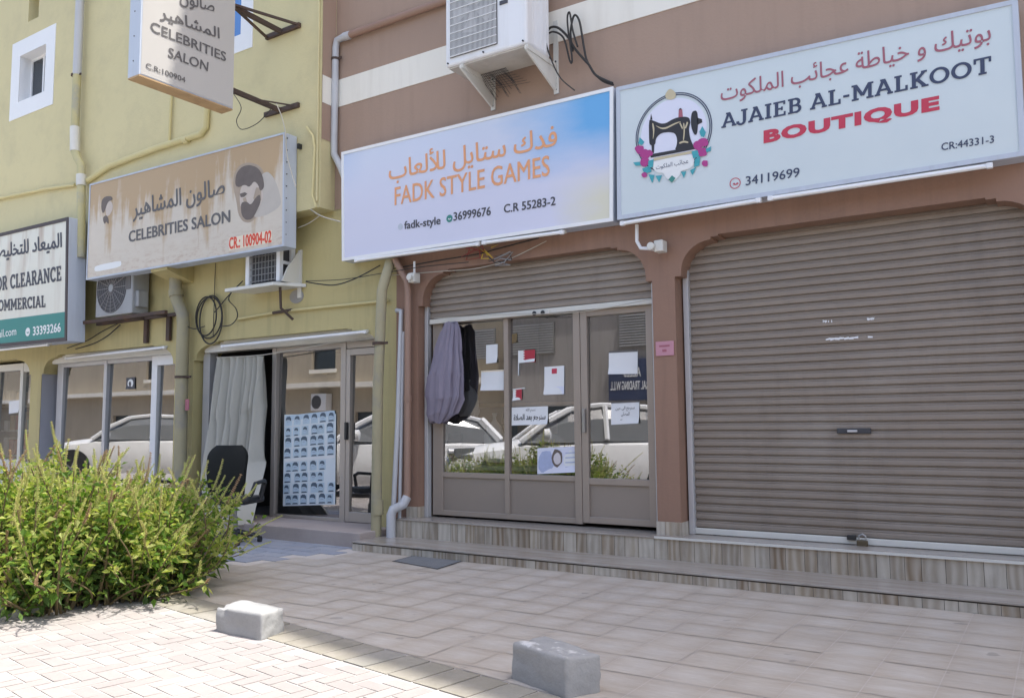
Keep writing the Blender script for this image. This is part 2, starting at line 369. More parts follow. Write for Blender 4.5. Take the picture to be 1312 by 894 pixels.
def fS(t):
    uv = t.n('ShaderNodeTexCoord').outputs['UV']; s = t.n('ShaderNodeSeparateXYZ'); t.l(uv, s.inputs[0])
    mp = t.n('ShaderNodeMapping'); mp.inputs['Scale'].default_value = (13, .55, 1); t.l(uv, mp.inputs[0])
    dr = t.noise(1.0, mp.outputs[0], 5, .6)
    blot = t.noise(4, uv, 6, .7)
    f = t.ramp(t.math('ADD', t.math('ADD', t.math('MULTIPLY', s.outputs[1], .42), t.math('MULTIPLY', dr, 1.15)), t.math('MULTIPLY', blot, .25)), [(.86, 0.0), (1.36, 1.0)])
    c = t.mix(blot, (.56, .49, .395), (.67, .615, .53)); c = t.mix(t.math('MULTIPLY', f, .85), c, (.43, .28, .125))
    mp2 = t.n('ShaderNodeMapping'); mp2.inputs['Scale'].default_value = (30, .9, 1); t.l(uv, mp2.inputs[0])
    st = t.ramp(t.noise(1.0, mp2.outputs[0], 3), [(.66, 0.0), (.72, 1.0)])
    c = t.mix(t.math('MULTIPLY', st, .5), c, (.40, .27, .16))
    bot = t.math('MULTIPLY', t.ramp(s.outputs[1], [(.0, 1.0), (.3, 0.0)]), t.ramp(t.noise(24, uv, 5, .8), [(.5, 0.0), (.62, 1.0)]))
    return t.mix(t.math('MULTIPLY', bot, .6), c, (.42, .28, .19))
M['faceS'] = signface('rust_streaked_face', fS)
def fH(t):
    nz = t.noise(1.5, t.pos((1, 1, .4)), 5); return t.mix(nz, (.47, .455, .43), (.56, .545, .51))
M['faceH'] = signface('sun_bleached_face', fH)
def fC(t):
    st = t.ramp(t.noise(3.0, t.pos((1.6, 1, .22)), 5, .6), [(.5, 0.0), (.75, 1.0)]); z = t.n('ShaderNodeSeparateXYZ'); t.l(t.n('ShaderNodeNewGeometry').outputs['Position'], z.inputs[0])
    hi = t.ramp(t.math('MULTIPLY', t.math('SUBTRACT', z.outputs[2], 3.2), .8), [(.0, .25), (1, 1.0)])
    return t.mix(t.math('MULTIPLY', st, hi), (.70, .69, .60), (.43, .33, .25))
M['faceC'] = signface('cream_stained_face', fC)

# ------------------------------------------------------------------ lettering
def _forms():
    F = {}; LA = {}
    for cp in range(0xFE70, 0xFEFD):
        d = unicodedata.decomposition(chr(cp)).split()
        if len(d) == 2: F.setdefault(chr(int(d[1], 16)), {})[d[0][1:-1]] = chr(cp)
        elif len(d) == 3 and d[1] == '0644': LA.setdefault(chr(int(d[2], 16)), {})[d[0][1:-1]] = chr(cp)
    return F, LA
FORMS, LAMALEF = _forms()
def arabic(s):
    out = []; i = 0
    def joins_next(c): return 'initial' in FORMS.get(c, {})
    prev = False
    while i < len(s):
        c = s[i]
        if c not in FORMS: out.append(c); prev = False; i += 1; continue
        if c == '\u0644' and i+1 < len(s) and s[i+1] in LAMALEF:
            d = LAMALEF[s[i+1]]; out.append(d['final'] if prev else d['isolated']); prev = False; i += 2; continue
        nxt = i+1 < len(s) and s[i+1] in FORMS and joins_next(c)
        f = FORMS[c]
        k = 'medial' if prev and nxt else ('final' if prev else ('initial' if nxt else 'isolated'))
        out.append(f.get(k, f.get('isolated'))); prev = nxt; i += 1
    return ''.join(reversed(out))
def outline_fill(o, dg):
    # joined Arabic letters overlap: fill every outer outline by itself, each a hair above the last
    from mathutils.geometry import interpolate_bezier, tessellate_polygon
    cu = o.to_curve(dg); loops = []
    for sp in cu.splines:
        P = []; B = sp.bezier_points
        if len(B) < 2: continue
        for k in range(len(B)):
            a, b = B[k], B[(k+1) % len(B)]
            for q in interpolate_bezier(a.co, a.handle_right, b.handle_left, b.co, 6)[:-1]:
                if not P or (q-P[-1]).length > 1e-4: P.append(q.copy())
        if len(P) > 3: loops.append(P)
    o.to_curve_clear()
    area = lambda P: .5*sum(P[i].x*P[(i+1) % len(P)].y-P[(i+1) % len(P)].x*P[i].y for i in range(len(P)))
    def inside(p, P):
        c = False
        for i in range(len(P)):
            a, b = P[i], P[i-1]
            if (a.y > p.y) != (b.y > p.y) and p.x < (b.x-a.x)*(p.y-a.y)/(b.y-a.y)+a.x: c = not c
        return c
    big = max(loops, key=lambda P: abs(area(P))); sg = area(big) > 0; vs, fs = [], []
    outs = [P for P in loops if (area(P) > 0) == sg]; holes = [P for P in loops if (area(P) > 0) != sg]
    for n, P in enumerate(outs):
        hs = [h for h in holes if inside(h[0], P)]; i0 = len(vs); polys = [P]+hs
        for t in tessellate_polygon([[Vector((q.x, q.y, 0)) for q in L] for L in polys]): fs.append(tuple(i0+k for k in t))
        for L in polys: vs += [Vector((q.x, q.y, (n % 7)*.0002)) for q in L]
    # front faces look along +z
    fs = [f if ((vs[f[1]]-vs[f[0]]).cross(vs[f[2]]-vs[f[0]])).z > 0 else f[::-1] for f in fs]
    return vs, fs
def glyph_mesh(s, bold=0.0, spacing=1.0):
    c = bpy.data.curves.new('lettering', 'FONT'); c.body = s; c.offset = bold if bold >= .05 else 0; c.space_character = spacing; c.resolution_u = 3
    o = bpy.data.objects.new('lettering', c); COL.objects.link(o)
    dg = bpy.context.evaluated_depsgraph_get(); dg.update()
    me = bpy.data.meshes.new_from_object(o.evaluated_get(dg))
    if any(ord(ch) > 0xFE00 for ch in s): vs, fs = outline_fill(o, dg)
    else: vs = [v.co.copy() for v in me.vertices]; fs = [tuple(p.vertices) for p in me.polygons]
    if 0 < bold < .05:
        nv, nf = [], []
        for k, (dx, dy) in enumerate(((0, 0), (-bold, -bold*.5), (bold, bold*.5), (-bold*.4, bold*.6), (bold*.4, -bold*.6))):
            i = len(nv); nv += [Vector((v.x+dx, v.y+dy, v.z+k*.0011)) for v in vs]; nf += [tuple(q+i for q in f) for f in fs]
        vs, fs = nv, nf
    bpy.data.objects.remove(o); bpy.data.curves.remove(c); bpy.data.meshes.remove(me)
    return vs, fs
SLAB = {  # strokes on a unit-high letter: (width, [(x0,z0,x1,z1,w)...], arcs)
 'A': (.86, [(.1, 0, .43, 1, .17), (.76, 0, .43, 1, .17), (.2, .33, .66, .33, .13), (-.02, .06, .26, .06, .12), (.60, .06, .88, .06, .12), (.26, .94, .5, .94, .12)], []),
 'J': (.58, [(.42, .22, .42, 1, .19), (.22, .94, .6, .94, .12)], [(.22, .24, .20, .24, 180, 360, .17)]),
 'I': (.40, [(.2, 0, .2, 1, .19), (.02, .06, .38, .06, .12), (.02, .94, .38, .94, .12)], []),
 'E': (.74, [(.2, 0, .2, 1, .19), (.02, .06, .70, .06, .12), (.02, .94, .68, .94, .12), (.2, .5, .5, .5, .12), (.65, 0, .65, .28, .11), (.63, .74, .63, 1, .11), (.5, .38, .5, .62, .1)], []),
 'B': (.74, [(.2, 0, .2, 1, .19), (.02, .06, .45, .06, .12), (.02, .94, .42, .94, .12), (.2, .52, .45, .52, .12)], [(.42, .73, .2, .21, -90, 90, .17), (.44, .29, .23, .23, -90, 90, .17)]),
 'L': (.68, [(.2, 0, .2, 1, .19), (.02, .06, .64, .06, .12), (.02, .94, .38, .94, .12), (.6, 0, .6, .32, .12)], []),
 'M': (1.10, [(.18, 0, .18, 1, .17), (.92, 0, .92, 1, .18), (.2, .98, .55, .25, .17), (.9, .98, .55, .25, .17), (.0, .06, .36, .06, .12), (.74, .06, 1.10, .06, .12), (.0, .94, .22, .94, .12), (.88, .94, 1.10, .94, .12)], []),
 'K': (.86, [(.2, 0, .2, 1, .19), (.28, .42, .7, .95, .16), (.36, .52, .72, .04, .18), (.02, .06, .38, .06, .12), (.02, .94, .38, .94, .12), (.55, .06, .88, .06, .12), (.54, .94, .82, .94, .12)], []),
 'O': (.92, [], [(.46, .5, .37, .42, 0, 360, .18)]),
 'C': (.80, [(.70, .66, .70, .98, .11)], [(.46, .5, .37, .42, 40, 320, .18)]),
 'T': (.80, [(.4, 0, .4, 1, .19), (.02, .94, .78, .94, .12), (.22, .06, .58, .06, .12), (.07, .68, .07, 1, .11), (.73, .68, .73, 1, .11)], []),
 'F': (.70, [(.2, 0, .2, 1, .19), (.02, .06, .40, .06, .12), (.02, .94, .66, .94, .12), (.2, .5, .5, .5, .12), (.62, .70, .62, 1, .11), (.5, .38, .5, .62, .1)], []),
 'R': (.82, [(.2, 0, .2, 1, .19), (.02, .06, .38, .06, .12), (.02, .94, .42, .94, .12), (.2, .5, .42, .5, .12), (.42, .5, .70, .05, .18), (.6, .06, .85, .06, .12)], [(.42, .72, .22, .22, -90, 90, .17)]),
 'N': (.94, [(.18, 0, .18, 1, .15), (.76, 0, .76, 1, .15), (.2, .97, .74, .03, .19), (.0, .06, .36, .06, .12), (.0, .94, .22, .94, .12), (.58, .94, .94, .94, .12)], []),
 '-': (.40, [(.04, .42, .36, .42, .15)], []), ' ': (.36, [], [])}
def slab_mesh(s, fat=1.0, gap=.07):
    vs, fs = [], []; x = 0; k = 0
    for ch in s:
        w, st, ar = SLAB[ch]
        for (x0, z0, x1, z1, t) in st:
            d = Vector((x1-x0, z1-z0)); d.normalize(); n = Vector((-d.y, d.x))*t*fat/2; i = len(vs); h = (k % 9)*1e-3
            for (a, b) in ((x0, z0), (x1, z1)):
                for q in (1, -1): vs.append(Vector((x+a+n.x*q, min(1, max(0, b+n.y*q)) if abs(d.y) < .99 else b, h)))
            fs.append((i, i+1, i+3, i+2)); k += 1
        for (cx, cz, rx, rz, a0, a1, t) in ar:
            i = len(vs); n = 28; h = (k % 9)*1e-3; k += 1; t *= fat
            for q in range(n+1):
                a = math.radians(a0+(a1-a0)*q/n)
                for r in (1, -1): vs.append(Vector((x+cx+math.cos(a)*(rx+r*t/2), cz+math.sin(a)*(rz+r*t*.85/2), h)))
            for q in range(n): fs.append((i+2*q, i+2*q+1, i+2*q+3, i+2*q+2))
        x += w+gap
    return vs, fs
def lettering(s, BL, BR, TL, mat, parent, y=None, x=None, bold=0.0, ar=False, slab=False, lift=.006, name='lettering', spacing=1.0, fat=1.0):
    vs, fs = slab_mesh(s, fat) if slab else glyph_mesh(arabic(s) if ar else s, bold, spacing)
    x0 = min(v.x for v in vs); x1 = max(v.x for v in vs); z0 = min(v.y for v in vs); z1 = max(v.y for v in vs)
    nrm = Vector((0, -1, 0)) if y is not None else Vector((1, 0, 0))
    p, q, r = (at(*c, y=y, x=x) if len(c) == 2 else Vector(c) for c in (BL, BR, TL))
    if y is None: nrm = Vector((1, 0, 0))
    mb = MB(); mb.add([p + (q-p)*((v.x-x0)/(x1-x0)) + (r-p)*((v.y-z0)/(z1-z0)) + nrm*(lift + v.z*.35) for v in vs], fs)
    return part(name, mb, mat, parent, recalc=False)
def chaikin(p, n=2):
    for _ in range(n):
        q = []
        for i in range(len(p)):
            a, b = p[i], p[(i+1) % len(p)]; q += [(a[0]*.78+b[0]*.22, a[1]*.78+b[1]*.22), (a[0]*.22+b[0]*.78, a[1]*.22+b[1]*.78)]
        p = q
    return p
def flat_poly(pts, y, mat, parent, name, lift=.004, x=None):
    if len(pts) > 5: pts = chaikin(pts)
    P = [at(a, b, y=y, x=x) + (Vector((0, -lift, 0)) if x is None else Vector((lift, 0, 0))) for a, b in pts]
    return part(name, MB().quad(*P), mat, parent, recalc=False)

# ------------------------------------------------------------------ ground
TS = .3975                                        # one floor tile
def border_y(x): return 4.656 - .160*(x+3.08)     # where the tiled apron meets the paver kerb
struct('ground', MB().box(-60, 60, -40, 30, -.30, -.055), M['asphalt'])
mb = MB(); YS = 8.40
mb.add([(-9.2, border_y(-9.2), -.003), (9, border_y(9), -.003), (9, YS+.1, -.003), (-9.2, YS+.1, -.003)], [(0, 1, 2, 3)])
struct('pavement', mb, M['grout'])
mb = MB()
def clip_low(poly):                               # keep what lies on the shop side of the kerb line
    out = []
    for i in range(len(poly)):
        a, b = poly[i], poly[(i+1) % len(poly)]
        fa, fb = a[1]-border_y(a[0]), b[1]-border_y(b[0])
        if fa >= 0: out.append(a)
        if (fa >= 0) != (fb >= 0):
            k = fa/(fa-fb); out.append((a[0]+(b[0]-a[0])*k, a[1]+(b[1]-a[1])*k))
    return out
GX = -1.154
def in_blue(x, y): return x < -8.1 + (y-7.6)*.42 and y > 5.6
for i in range(-21, 26):
    for j in range(0, 12):
        x0, y1 = GX+i*TS, YS-j*TS; g = .0042
        if in_blue(x0+.2, y1-.2): continue
        poly = [(x0+g, y1-TS+g), (x0+TS-g, y1-TS+g), (x0+TS-g, y1-g), (x0+g, y1-g)]
        c = clip_low(poly)
        if len(c) < 3: continue
        dz = random.uniform(-.0015, .0015)
        uv = [((p[0]-x0)/TS, (p[1]-y1+TS)/TS) for p in c]
        mb.add([(p[0], p[1], dz) for p in c], [tuple(range(len(c)))], [uv])
struct('floor_tiles', mb, M['tile'], recalc=False)
mb = MB()
for i in range(0, 24):
    for j in range(0, 14):
        x0, y1 = -8.0-i*.5+(.25 if j % 2 else 0), 8.72-j*.25
        if not in_blue(x0, y1-.12) or y1 < border_y(x0)+.2: continue
        mb.box(x0-.5+.008, x0-.008, y1-.25+.008, y1-.008, -.05, .004+random.uniform(-.002, .003))
struct('blue_slab_paving', mb, M['bluetile'])
struct('paving_bed', MB().box(-20, -7.2, 5.2, 9.0, -.05, -.02), M['sand'])
# soldier course of kerb pavers along the apron, then herringbone pavers down to the street
ang = math.atan(-.160); ca, sa = math.cos(ang), math.sin(ang)
def bl(u, v): return (-3.08 + u*ca - v*sa, 4.656 + u*sa + v*ca)       # u along the kerb, v towards the shops
def slab(mb, u0, u1, v0, v1, z, g=.008):
    t = [bl(u0+g, v0+g), bl(u1-g, v0+g), bl(u1-g, v1-g), bl(u0+g, v1-g)]
    tz = [z+random.uniform(-.003, .003) for _ in t]
    i = len(mb.v); mb.add([(p[0], p[1], -.05) for p in t]+[(p[0], p[1], zz) for p, zz in zip(t, tz)], [(4,5,6,7), (0,1,5,4), (1,2,6,5), (2,3,7,6), (3,0,4,7)])
mb = MB(); u = -12
while u < 7: slab(mb, u, u+.25, -.42, -.01, .004, .010); u += .25
struct('kerb_strip', mb, M['kerbpaver'])
mb = MB(); w = .127
for i in range(-110, 60):
    for j in range(-40, 0):
        r = (i-j) % 4; u0, v0 = i*w, -.43+j*w
        if r == 0: slab(mb, u0, u0+2*w, v0, v0+w, .0, .007)
        elif r == 3 and j < -1: slab(mb, u0, u0+w, v0, v0+2*w, .0, .007)
struct('paver_street', mb, M['paver'])
struct('street_bed', MB().add([(*bl(-40, 0), -.0035), (*bl(-40, -24), -.0035), (*bl(30, -24), -.0035), (*bl(30, 0), -.0035)], [(0, 1, 2, 3)]), M['sand'])

# steps in front of the brown shops: facing tiles with a grain, polished treads
def riser(mb, x0, x1, y, z0, z1, wt):
    x = x0
    while x < x1-1e-4:
        ww = min(wt*random.uniform(.5, 1.0), x1-x); xe = x1 if x1-(x+ww) < .06 else x+ww
        mb.add([(x+.002, y, z0), (xe-.002, y, z0), (xe-.002, y, z1), (x+.002, y, z1)], [(0, 1, 2, 3)], [[(0, 0), (xe-x, 0), (xe-x, z1-z0), (0, z1-z0)]]); x = xe
Z1, Z2, Y2 = .12, .37, 9.05
st = thing('shop_steps', (-2, YS, 0), 'two long steps faced with wood grain stone tiles below the brown shops', 'steps')
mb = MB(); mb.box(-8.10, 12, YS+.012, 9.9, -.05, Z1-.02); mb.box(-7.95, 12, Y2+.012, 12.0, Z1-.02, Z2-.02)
part('step_core', mb, M['seal_shade'], st)  # dark core colour shows below the lower tread as a painted shadow line
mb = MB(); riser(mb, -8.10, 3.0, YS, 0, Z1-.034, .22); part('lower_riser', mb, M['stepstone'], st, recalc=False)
mb = MB(); riser(mb, -7.95, 3.0, Y2, Z1, Z2-.022, .22); part('upper_riser', mb, M['stepstone'], st, recalc=False)
mb = MB()
for a, b, y0, y1, z in ((-8.10, 12, YS-.014, Y2+.012, Z1), (-7.95, 12, Y2-.015, 9.75, Z2)): mb.box(a, b, y0, y1, z-.02, z)
part('tread', mb, M['tread'], st, bevel=.004)
mb = MB(); mb.box(-4.0, 3, Y2-.026, Y2-.008, Z2-.018, Z2+.006); part('nosing', mb, M['offwhite'], st)
mb = MB(); mb.add([(-8.102, YS, 0), (-8.102, 9.3, 0), (-8.102, 9.3, Z1-.022), (-8.102, YS, Z1-.022)], [(0, 1, 2, 3)], [[(0, 0), (.6, 0), (.6, .1), (0, .1)]])
mb.add([(-7.952, Y2, Z1), (-7.952, 9.3, Z1), (-7.952, 9.3, Z2-.022), (-7.952, Y2, Z2-.022)], [(0, 1, 2, 3)], [[(0, 0), (.3, 0), (.3, .2), (0, .2)]])
part('step_end', mb, M['stepstone'], st, recalc=False)

# ------------------------------------------------------------------ brown building
def holes_wall(mb, x0, x1, z0, z1, y0, dep, holes):
    xs = sorted({x0, x1, *[h[0] for h in holes], *[h[1] for h in holes]}); zs = sorted({z0, z1, *[h[2] for h in holes], *[h[3] for h in holes]})
    for a, b in zip(xs, xs[1:]):
        for c, d in zip(zs, zs[1:]):
            if any(h[0] < (a+b)/2 < h[1] and h[2] < (c+d)/2 < h[3] for h in holes): continue
            mb.quad((a, y0, c), (b, y0, c), (b, y0, d), (a, y0, d))
    for a, b, c, d in holes:
        y1 = y0+dep
        mb.quad((a, y0, c), (a, y0, d), (a, y1, d), (a, y1, c)); mb.quad((b, y0, c), (b, y1, c), (b, y1, d), (b, y0, d))
        mb.quad((a, y0, d), (b, y0, d), (b, y1, d), (a, y1, d)); mb.quad((a, y0, c), (a, y1, c), (b, y1, c), (b, y0, c))
def arch_bay(mb, xa, xb, zs, zt, ztop, y0, y1, rx=.54, notch=.05, right=True):
    def corner(sx, x):
        h = zt-zs; p = [(x, zs), (x+sx*notch*1.6, zs), (x+sx*notch*1.6, zs+notch)]
        for k in range(1, 9):
            a = math.pi/2*k/8; p.append((x+sx*(notch*1.6+(rx-.09-notch*1.6)*(1-math.cos(a))), zs+notch+(h-2*notch)*math.sin(a)))
        return p + [(x+sx*(rx-.09), zt-notch*.9), (x+sx*(rx-.09), zt-notch*.4), (x+sx*rx, zt-notch*.4), (x+sx*rx, zt)]
    L = corner(1, xa); R = corner(-1, xb) if right else [(xb, zt)]
    pts = L + R[::-1]
    # strips up to ztop keep every face convex
    for (a, b) in zip(pts, pts[1:]):
        if abs(a[0]-b[0]) > 1e-5 and b[0] > a[0]:
            mb.quad((a[0], y0, a[1]), (b[0], y0, b[1]), (b[0], y0, ztop), (a[0], y0, ztop))
        mb.quad((a[0], y0, a[1]), (a[0], y1, a[1]), (b[0], y1, b[1]), (b[0], y0, b[1]))
YB, ROOF = 9.25, 22.5
bb = thing('brown_building', (-1, YB, 0), 'tall brown painted shop building with a cream band and arched ground floor bays', 'building')
mb = MB()
holes_wall(mb, -9.36, 12, 5.0, ROOF, YB, .2, [(1.5, 3.2, 7.6, 9.4), (5.5, 7.2, 7.6, 9.4)]+[(x, x+1.7, z, z+1.9) for x in (-7.5, -3.0, 1.5, 5.5) for z in (11.5, 15.5, 19)])
mb.quad((-8.08, YB, 4.4), (12, YB, 4.4), (12, YB, 5.0), (-8.08, YB, 5.0))
mb.quad((-9.36, YB, 5), (-9.36, 20, 5), (-9.36, 20, ROOF), (-9.36, YB, ROOF)); mb.quad((12, YB, 0), (12, 20, 0), (12, 20, ROOF), (12, YB, ROOF))
mb.quad((-9.36, 20, 0), (12, 20, 0), (12, 20, ROOF), (-9.36, 20, ROOF))
part('upper_wall', mb, M['brown'], bb, recalc=False)
for x in (-7.5, -3.0, 1.5, 5.5):
    for z in (11.5, 15.5, 19): part('window', MB().box(x, x+1.7, YB+.15, YB+.2, z, z+1.9), M['winglass'], bb)
mb = MB(); ex = lambda X: 8.42-.195*(X-1.4)
mb.prism([(-9.36, YB), (-2.86, YB), (6.0, ex(6.0)), (14, ex(6.0)), (14, 20), (-9.36, 20)], ROOF, ROOF+.1, 'z')  # unseen roof with an added overhang, its skewed edge shaped to cast the ground shadow
part('added_shade_roof', mb, M['cream'], bb)
mb = MB(); mb.box(-9.355, 12, YB-.012, YB+.003, 6.66, 7.10); part('cream_band', mb, M['cream'], bb)
mb = MB()
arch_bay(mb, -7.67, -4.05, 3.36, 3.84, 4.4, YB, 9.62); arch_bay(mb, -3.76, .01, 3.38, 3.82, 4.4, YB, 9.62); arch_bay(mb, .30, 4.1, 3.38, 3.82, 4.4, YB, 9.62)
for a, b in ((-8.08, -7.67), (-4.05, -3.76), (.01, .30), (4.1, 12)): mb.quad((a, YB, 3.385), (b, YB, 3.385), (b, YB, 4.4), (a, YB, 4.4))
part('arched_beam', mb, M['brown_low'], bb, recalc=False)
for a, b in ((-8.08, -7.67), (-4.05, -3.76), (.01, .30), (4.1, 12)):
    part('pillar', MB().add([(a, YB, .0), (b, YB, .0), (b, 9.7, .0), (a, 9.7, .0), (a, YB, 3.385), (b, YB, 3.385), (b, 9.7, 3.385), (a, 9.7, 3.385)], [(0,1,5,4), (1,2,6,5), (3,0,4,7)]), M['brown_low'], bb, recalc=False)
    mb = MB(); x0, x1, y0, z1 = a-.012, b+.012, YB-.014, .52
    if a < -8: x0 = -7.87
    riser(mb, x0, x1, y0, Z2, z1, .2)
    mb.add([(x1, y0, Z2), (x1, 9.6, Z2), (x1, 9.6, z1), (x1, y0, z1)], [(0, 1, 2, 3)], [[(0, 0), (.3, 0), (.3, .15), (0, .15)]])
    mb.add([(x0, y0, Z2), (x0, y0, z1), (x0, 9.6, z1), (x0, 9.6, Z2)], [(0, 1, 2, 3)], [[(0, 0), (0, .15), (.3, .15), (.3, 0)]])
    mb.add([(x0, y0, z1), (x1, y0, z1), (x1, 9.6, z1), (x0, 9.6, z1)], [(0, 1, 2, 3)], [[(0, 0), (.3, 0), (.3, .01), (0, .01)]])
    part('pillar_base', mb, M['stepstone'], bb, recalc=False)
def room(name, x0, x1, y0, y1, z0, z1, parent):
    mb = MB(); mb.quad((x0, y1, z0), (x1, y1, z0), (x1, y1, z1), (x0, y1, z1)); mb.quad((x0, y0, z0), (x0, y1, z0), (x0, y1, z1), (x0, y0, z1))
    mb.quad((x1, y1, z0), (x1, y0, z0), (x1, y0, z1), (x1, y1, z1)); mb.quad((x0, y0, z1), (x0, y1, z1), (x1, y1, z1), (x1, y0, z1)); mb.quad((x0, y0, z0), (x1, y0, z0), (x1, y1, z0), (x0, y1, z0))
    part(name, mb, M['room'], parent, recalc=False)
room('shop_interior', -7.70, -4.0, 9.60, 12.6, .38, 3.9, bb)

# roller shutters: a real slat profile drawn along the opening
def shutter(parent, x0, x1, y, z0, z1, rail=True, pitch=.0935):
    prof = []; z = z1
    mb = MB(); vs = []; n = 0
    zz = z0; pts = []
    while zz < z1:
        for dz, dy in ((0, .024), (.012, .024), (.016, .0), (.022, -.003), (.052, -.006), (.066, -.004), (.070, .004), (.076, .004), (.079, -.002), (.088, .0), (.0905, .024)):
            if zz+dz <= z1: pts.append((y+dy, zz+dz))
        zz += pitch
    NX = 28
    for k in range(NX+1):
        x = x0+(x1-x0)*k/NX; vs += [(x, a+.007*noise.noise(Vector((x*1.3, b*2.2, 3)))+.004*noise.noise(Vector((x*4, b*9, 8))), b+.006*noise.noise(Vector((x*.8, b*1.5, 5)))) for a, b in pts]
    n = len(pts); mb.add(vs, [(k*n+i, (k+1)*n+i, (k+1)*n+i+1, k*n+i+1) for k in range(NX) for i in range(n-1)])
    sh = part('roller_shutter', mb, M['shutter'], parent, recalc=False)
    if rail: part('bottom_rail', MB().box(x0, x1, y-.03, y+.02, z0-.065, z0+.004), M['offwhite'], sh, bevel=.008)
    return sh
s2 = shutter(bb, -3.68, -.04, 9.50, .44, 3.9)
for x in (-3.74, -.06): part('guide_rail', MB().box(x, x+.065, 9.44, 9.60, Z2, 3.82), M['guide'], s2, bevel=.006)
p = at(1094, 552, y=9.48); mb = MB(); mb.box(p.x-.17, p.x+.17, 9.462, 9.50, p.z-.028, p.z+.028); part('lock_plate', mb, M['fan_dark'], s2, bevel=.008)
mb = MB(); mb.box(p.x-.06, p.x+.04, 9.44, 9.464, p.z-.012, p.z+.012); part('lock_handle', mb, M['guide'], s2, bevel=.004)
s3 = shutter(bb, .36, 4.05, 9.50, .44, 3.9)
s1 = shutter(bb, -7.58, -4.06, 9.42, 3.17, 3.95)
p = at(691, 401, y=9.38); part('lock_plate', MB().box(p.x-.15, p.x+.15, 9.372, 9.396, p.z-.02, p.z+.03), M['offwhite'], s1, bevel=.006)
for d in (-.07, .06): part('keyhole', MB().lathe((p.x+d, 9.372, p.z), [(.03, 0), (.03, -.012), (.012, -.02)], 10, 'y'), M['black'], s1)
for x in (-7.66, -4.12): part('guide_rail', MB().box(x, x+.06, 9.38, 9.47, Z2, 3.6), M['guide'], s1, bevel=.006)
p = at(569, 655, y=9.5)
# aluminium shop front of the game shop
YF = 9.50
sf = part('shop_front', MB().box(-7.58, -7.40, YF-.03, YF+.05, .40, 3.22).box(-7.40, -5.20, YF-.03, YF+.05, 3.10, 3.22).box(-7.40, -5.20, YF-.03, YF+.05, .40, .47).box(-6.345, -6.27, YF-.035, YF+.05, .47, 3.10)
          .box(-7.40, -6.345, YF-.028, YF+.045, .93, 1.00).box(-6.27, -5.24, YF-.028, YF+.045, .93, 1.00).box(-5.26, -5.16, YF-.045, YF+.05, .40, 3.24).box(-5.16, -4.05, YF-.03, YF+.05, 3.12, 3.24).box(-4.15, -4.05, YF-.03, YF+.05, .40, 3.12), M['bronze'], bb, bevel=.006)
part('kick_panel', MB().box(-7.40, -6.345, YF-.004, YF+.02, .47, .93), M['bronze_panel'], sf); part('kick_panel', MB().box(-6.27, -5.24, YF-.004, YF+.02, .47, .93), M['bronze_panel'], sf)
def pane(x0, x1, z0, z1, y, parent, tilt=.0, name='glass_pane', tw=0.0):
    return part(name, MB().quad((x0, y, z0), (x1, y+tw, z0), (x1, y+tw+tilt, z1), (x0, y+tilt, z1)), M['glass'], parent, recalc=False)
TL = .034
pane(-7.40, -6.345, 1.0, 3.10, YF-.004, sf, TL); pane(-6.27, -5.25, 1.0, 3.10, YF, sf, TL*.9)
dr = part('glazed_door', MB().box(-5.155, -5.06, YF-.04, YF+.03, .42, 3.11).box(-5.06, -4.16, YF-.04, YF+.03, .42, .50).box(-5.06, -4.16, YF-.04, YF+.03, .90, .98).box(-5.06, -4.16, YF-.04, YF+.03, 3.03, 3.11).box(-4.24, -4.15, YF-.045, YF+.03, .42, 3.11), M['bronze'], bb, bevel=.006)
part('kick_panel', MB().box(-5.06, -4.24, YF-.01, YF+.015, .50, .90), M['bronze_panel'], dr)
pane(-5.06, -4.24, .98, 3.03, YF-.012, dr, TL*.8)
part('door_handle', MB().box(-5.125, -5.085, YF-.085, YF-.04, 1.55, 1.85), M['steel'], dr, bevel=.008)

# ------------------------------------------------------------------ yellow building
YU, YG = 8.94, 9.25
yb = thing('yellow_building', (-15, YU, 0), 'weathered yellow building with small white framed windows over arched shop fronts', 'building')
mb = MB()
W1 = (-18.65, -17.58, 8.73, 9.77); W2 = (-18.40, -17.97, 10.48, 11.1); W3 = (-12.6, -11.29, 8.27, 10.0)
holes_wall(mb, -34, -9.36, 5.0, 14, YU, .32, [W1, W2, W3])
mb.quad((-9.36, YU, 5), (-9.36, 14, 5), (-9.36, 14, 14), (-9.36, YU, 14)); mb.quad((-34, YU, 14), (-9.36, YU, 14), (-9.36, 14, 14), (-34, 14, 14)); mb.quad((-34, YU, 0), (-34, 14, 0), (-34, 14, 14), (-34, YU, 14))
mb.quad((-34, YU, 5), (-34, YG+.3, 5), (-9.36, YG+.3, 5), (-9.36, YU, 5)); mb.quad((-34, 14, 0), (-9.36, 14, 0), (-9.36, 14, 14), (-34, 14, 14))
part('upper_wall', mb, M['yellow'], yb, recalc=False)
part('painted_return', MB().quad((-9.353, YU+.01, 6.08), (-9.353, YB-.012, 6.08), (-9.353, YB-.012, 14), (-9.353, YU+.01, 14)), M['brown'], yb, recalc=False)
part('cream_band', MB().quad((-9.347, YU+.01, 6.66), (-9.347, YB-.014, 6.66), (-9.347, YB-.014, 7.10), (-9.347, YU+.01, 7.10)), M['cream'], yb, recalc=False)
part('drip_pipe', MB().tube([(-9.41, YU-.02, 5.1), (-9.41, YU-.02, 14)], .018), M['yellow'], yb)
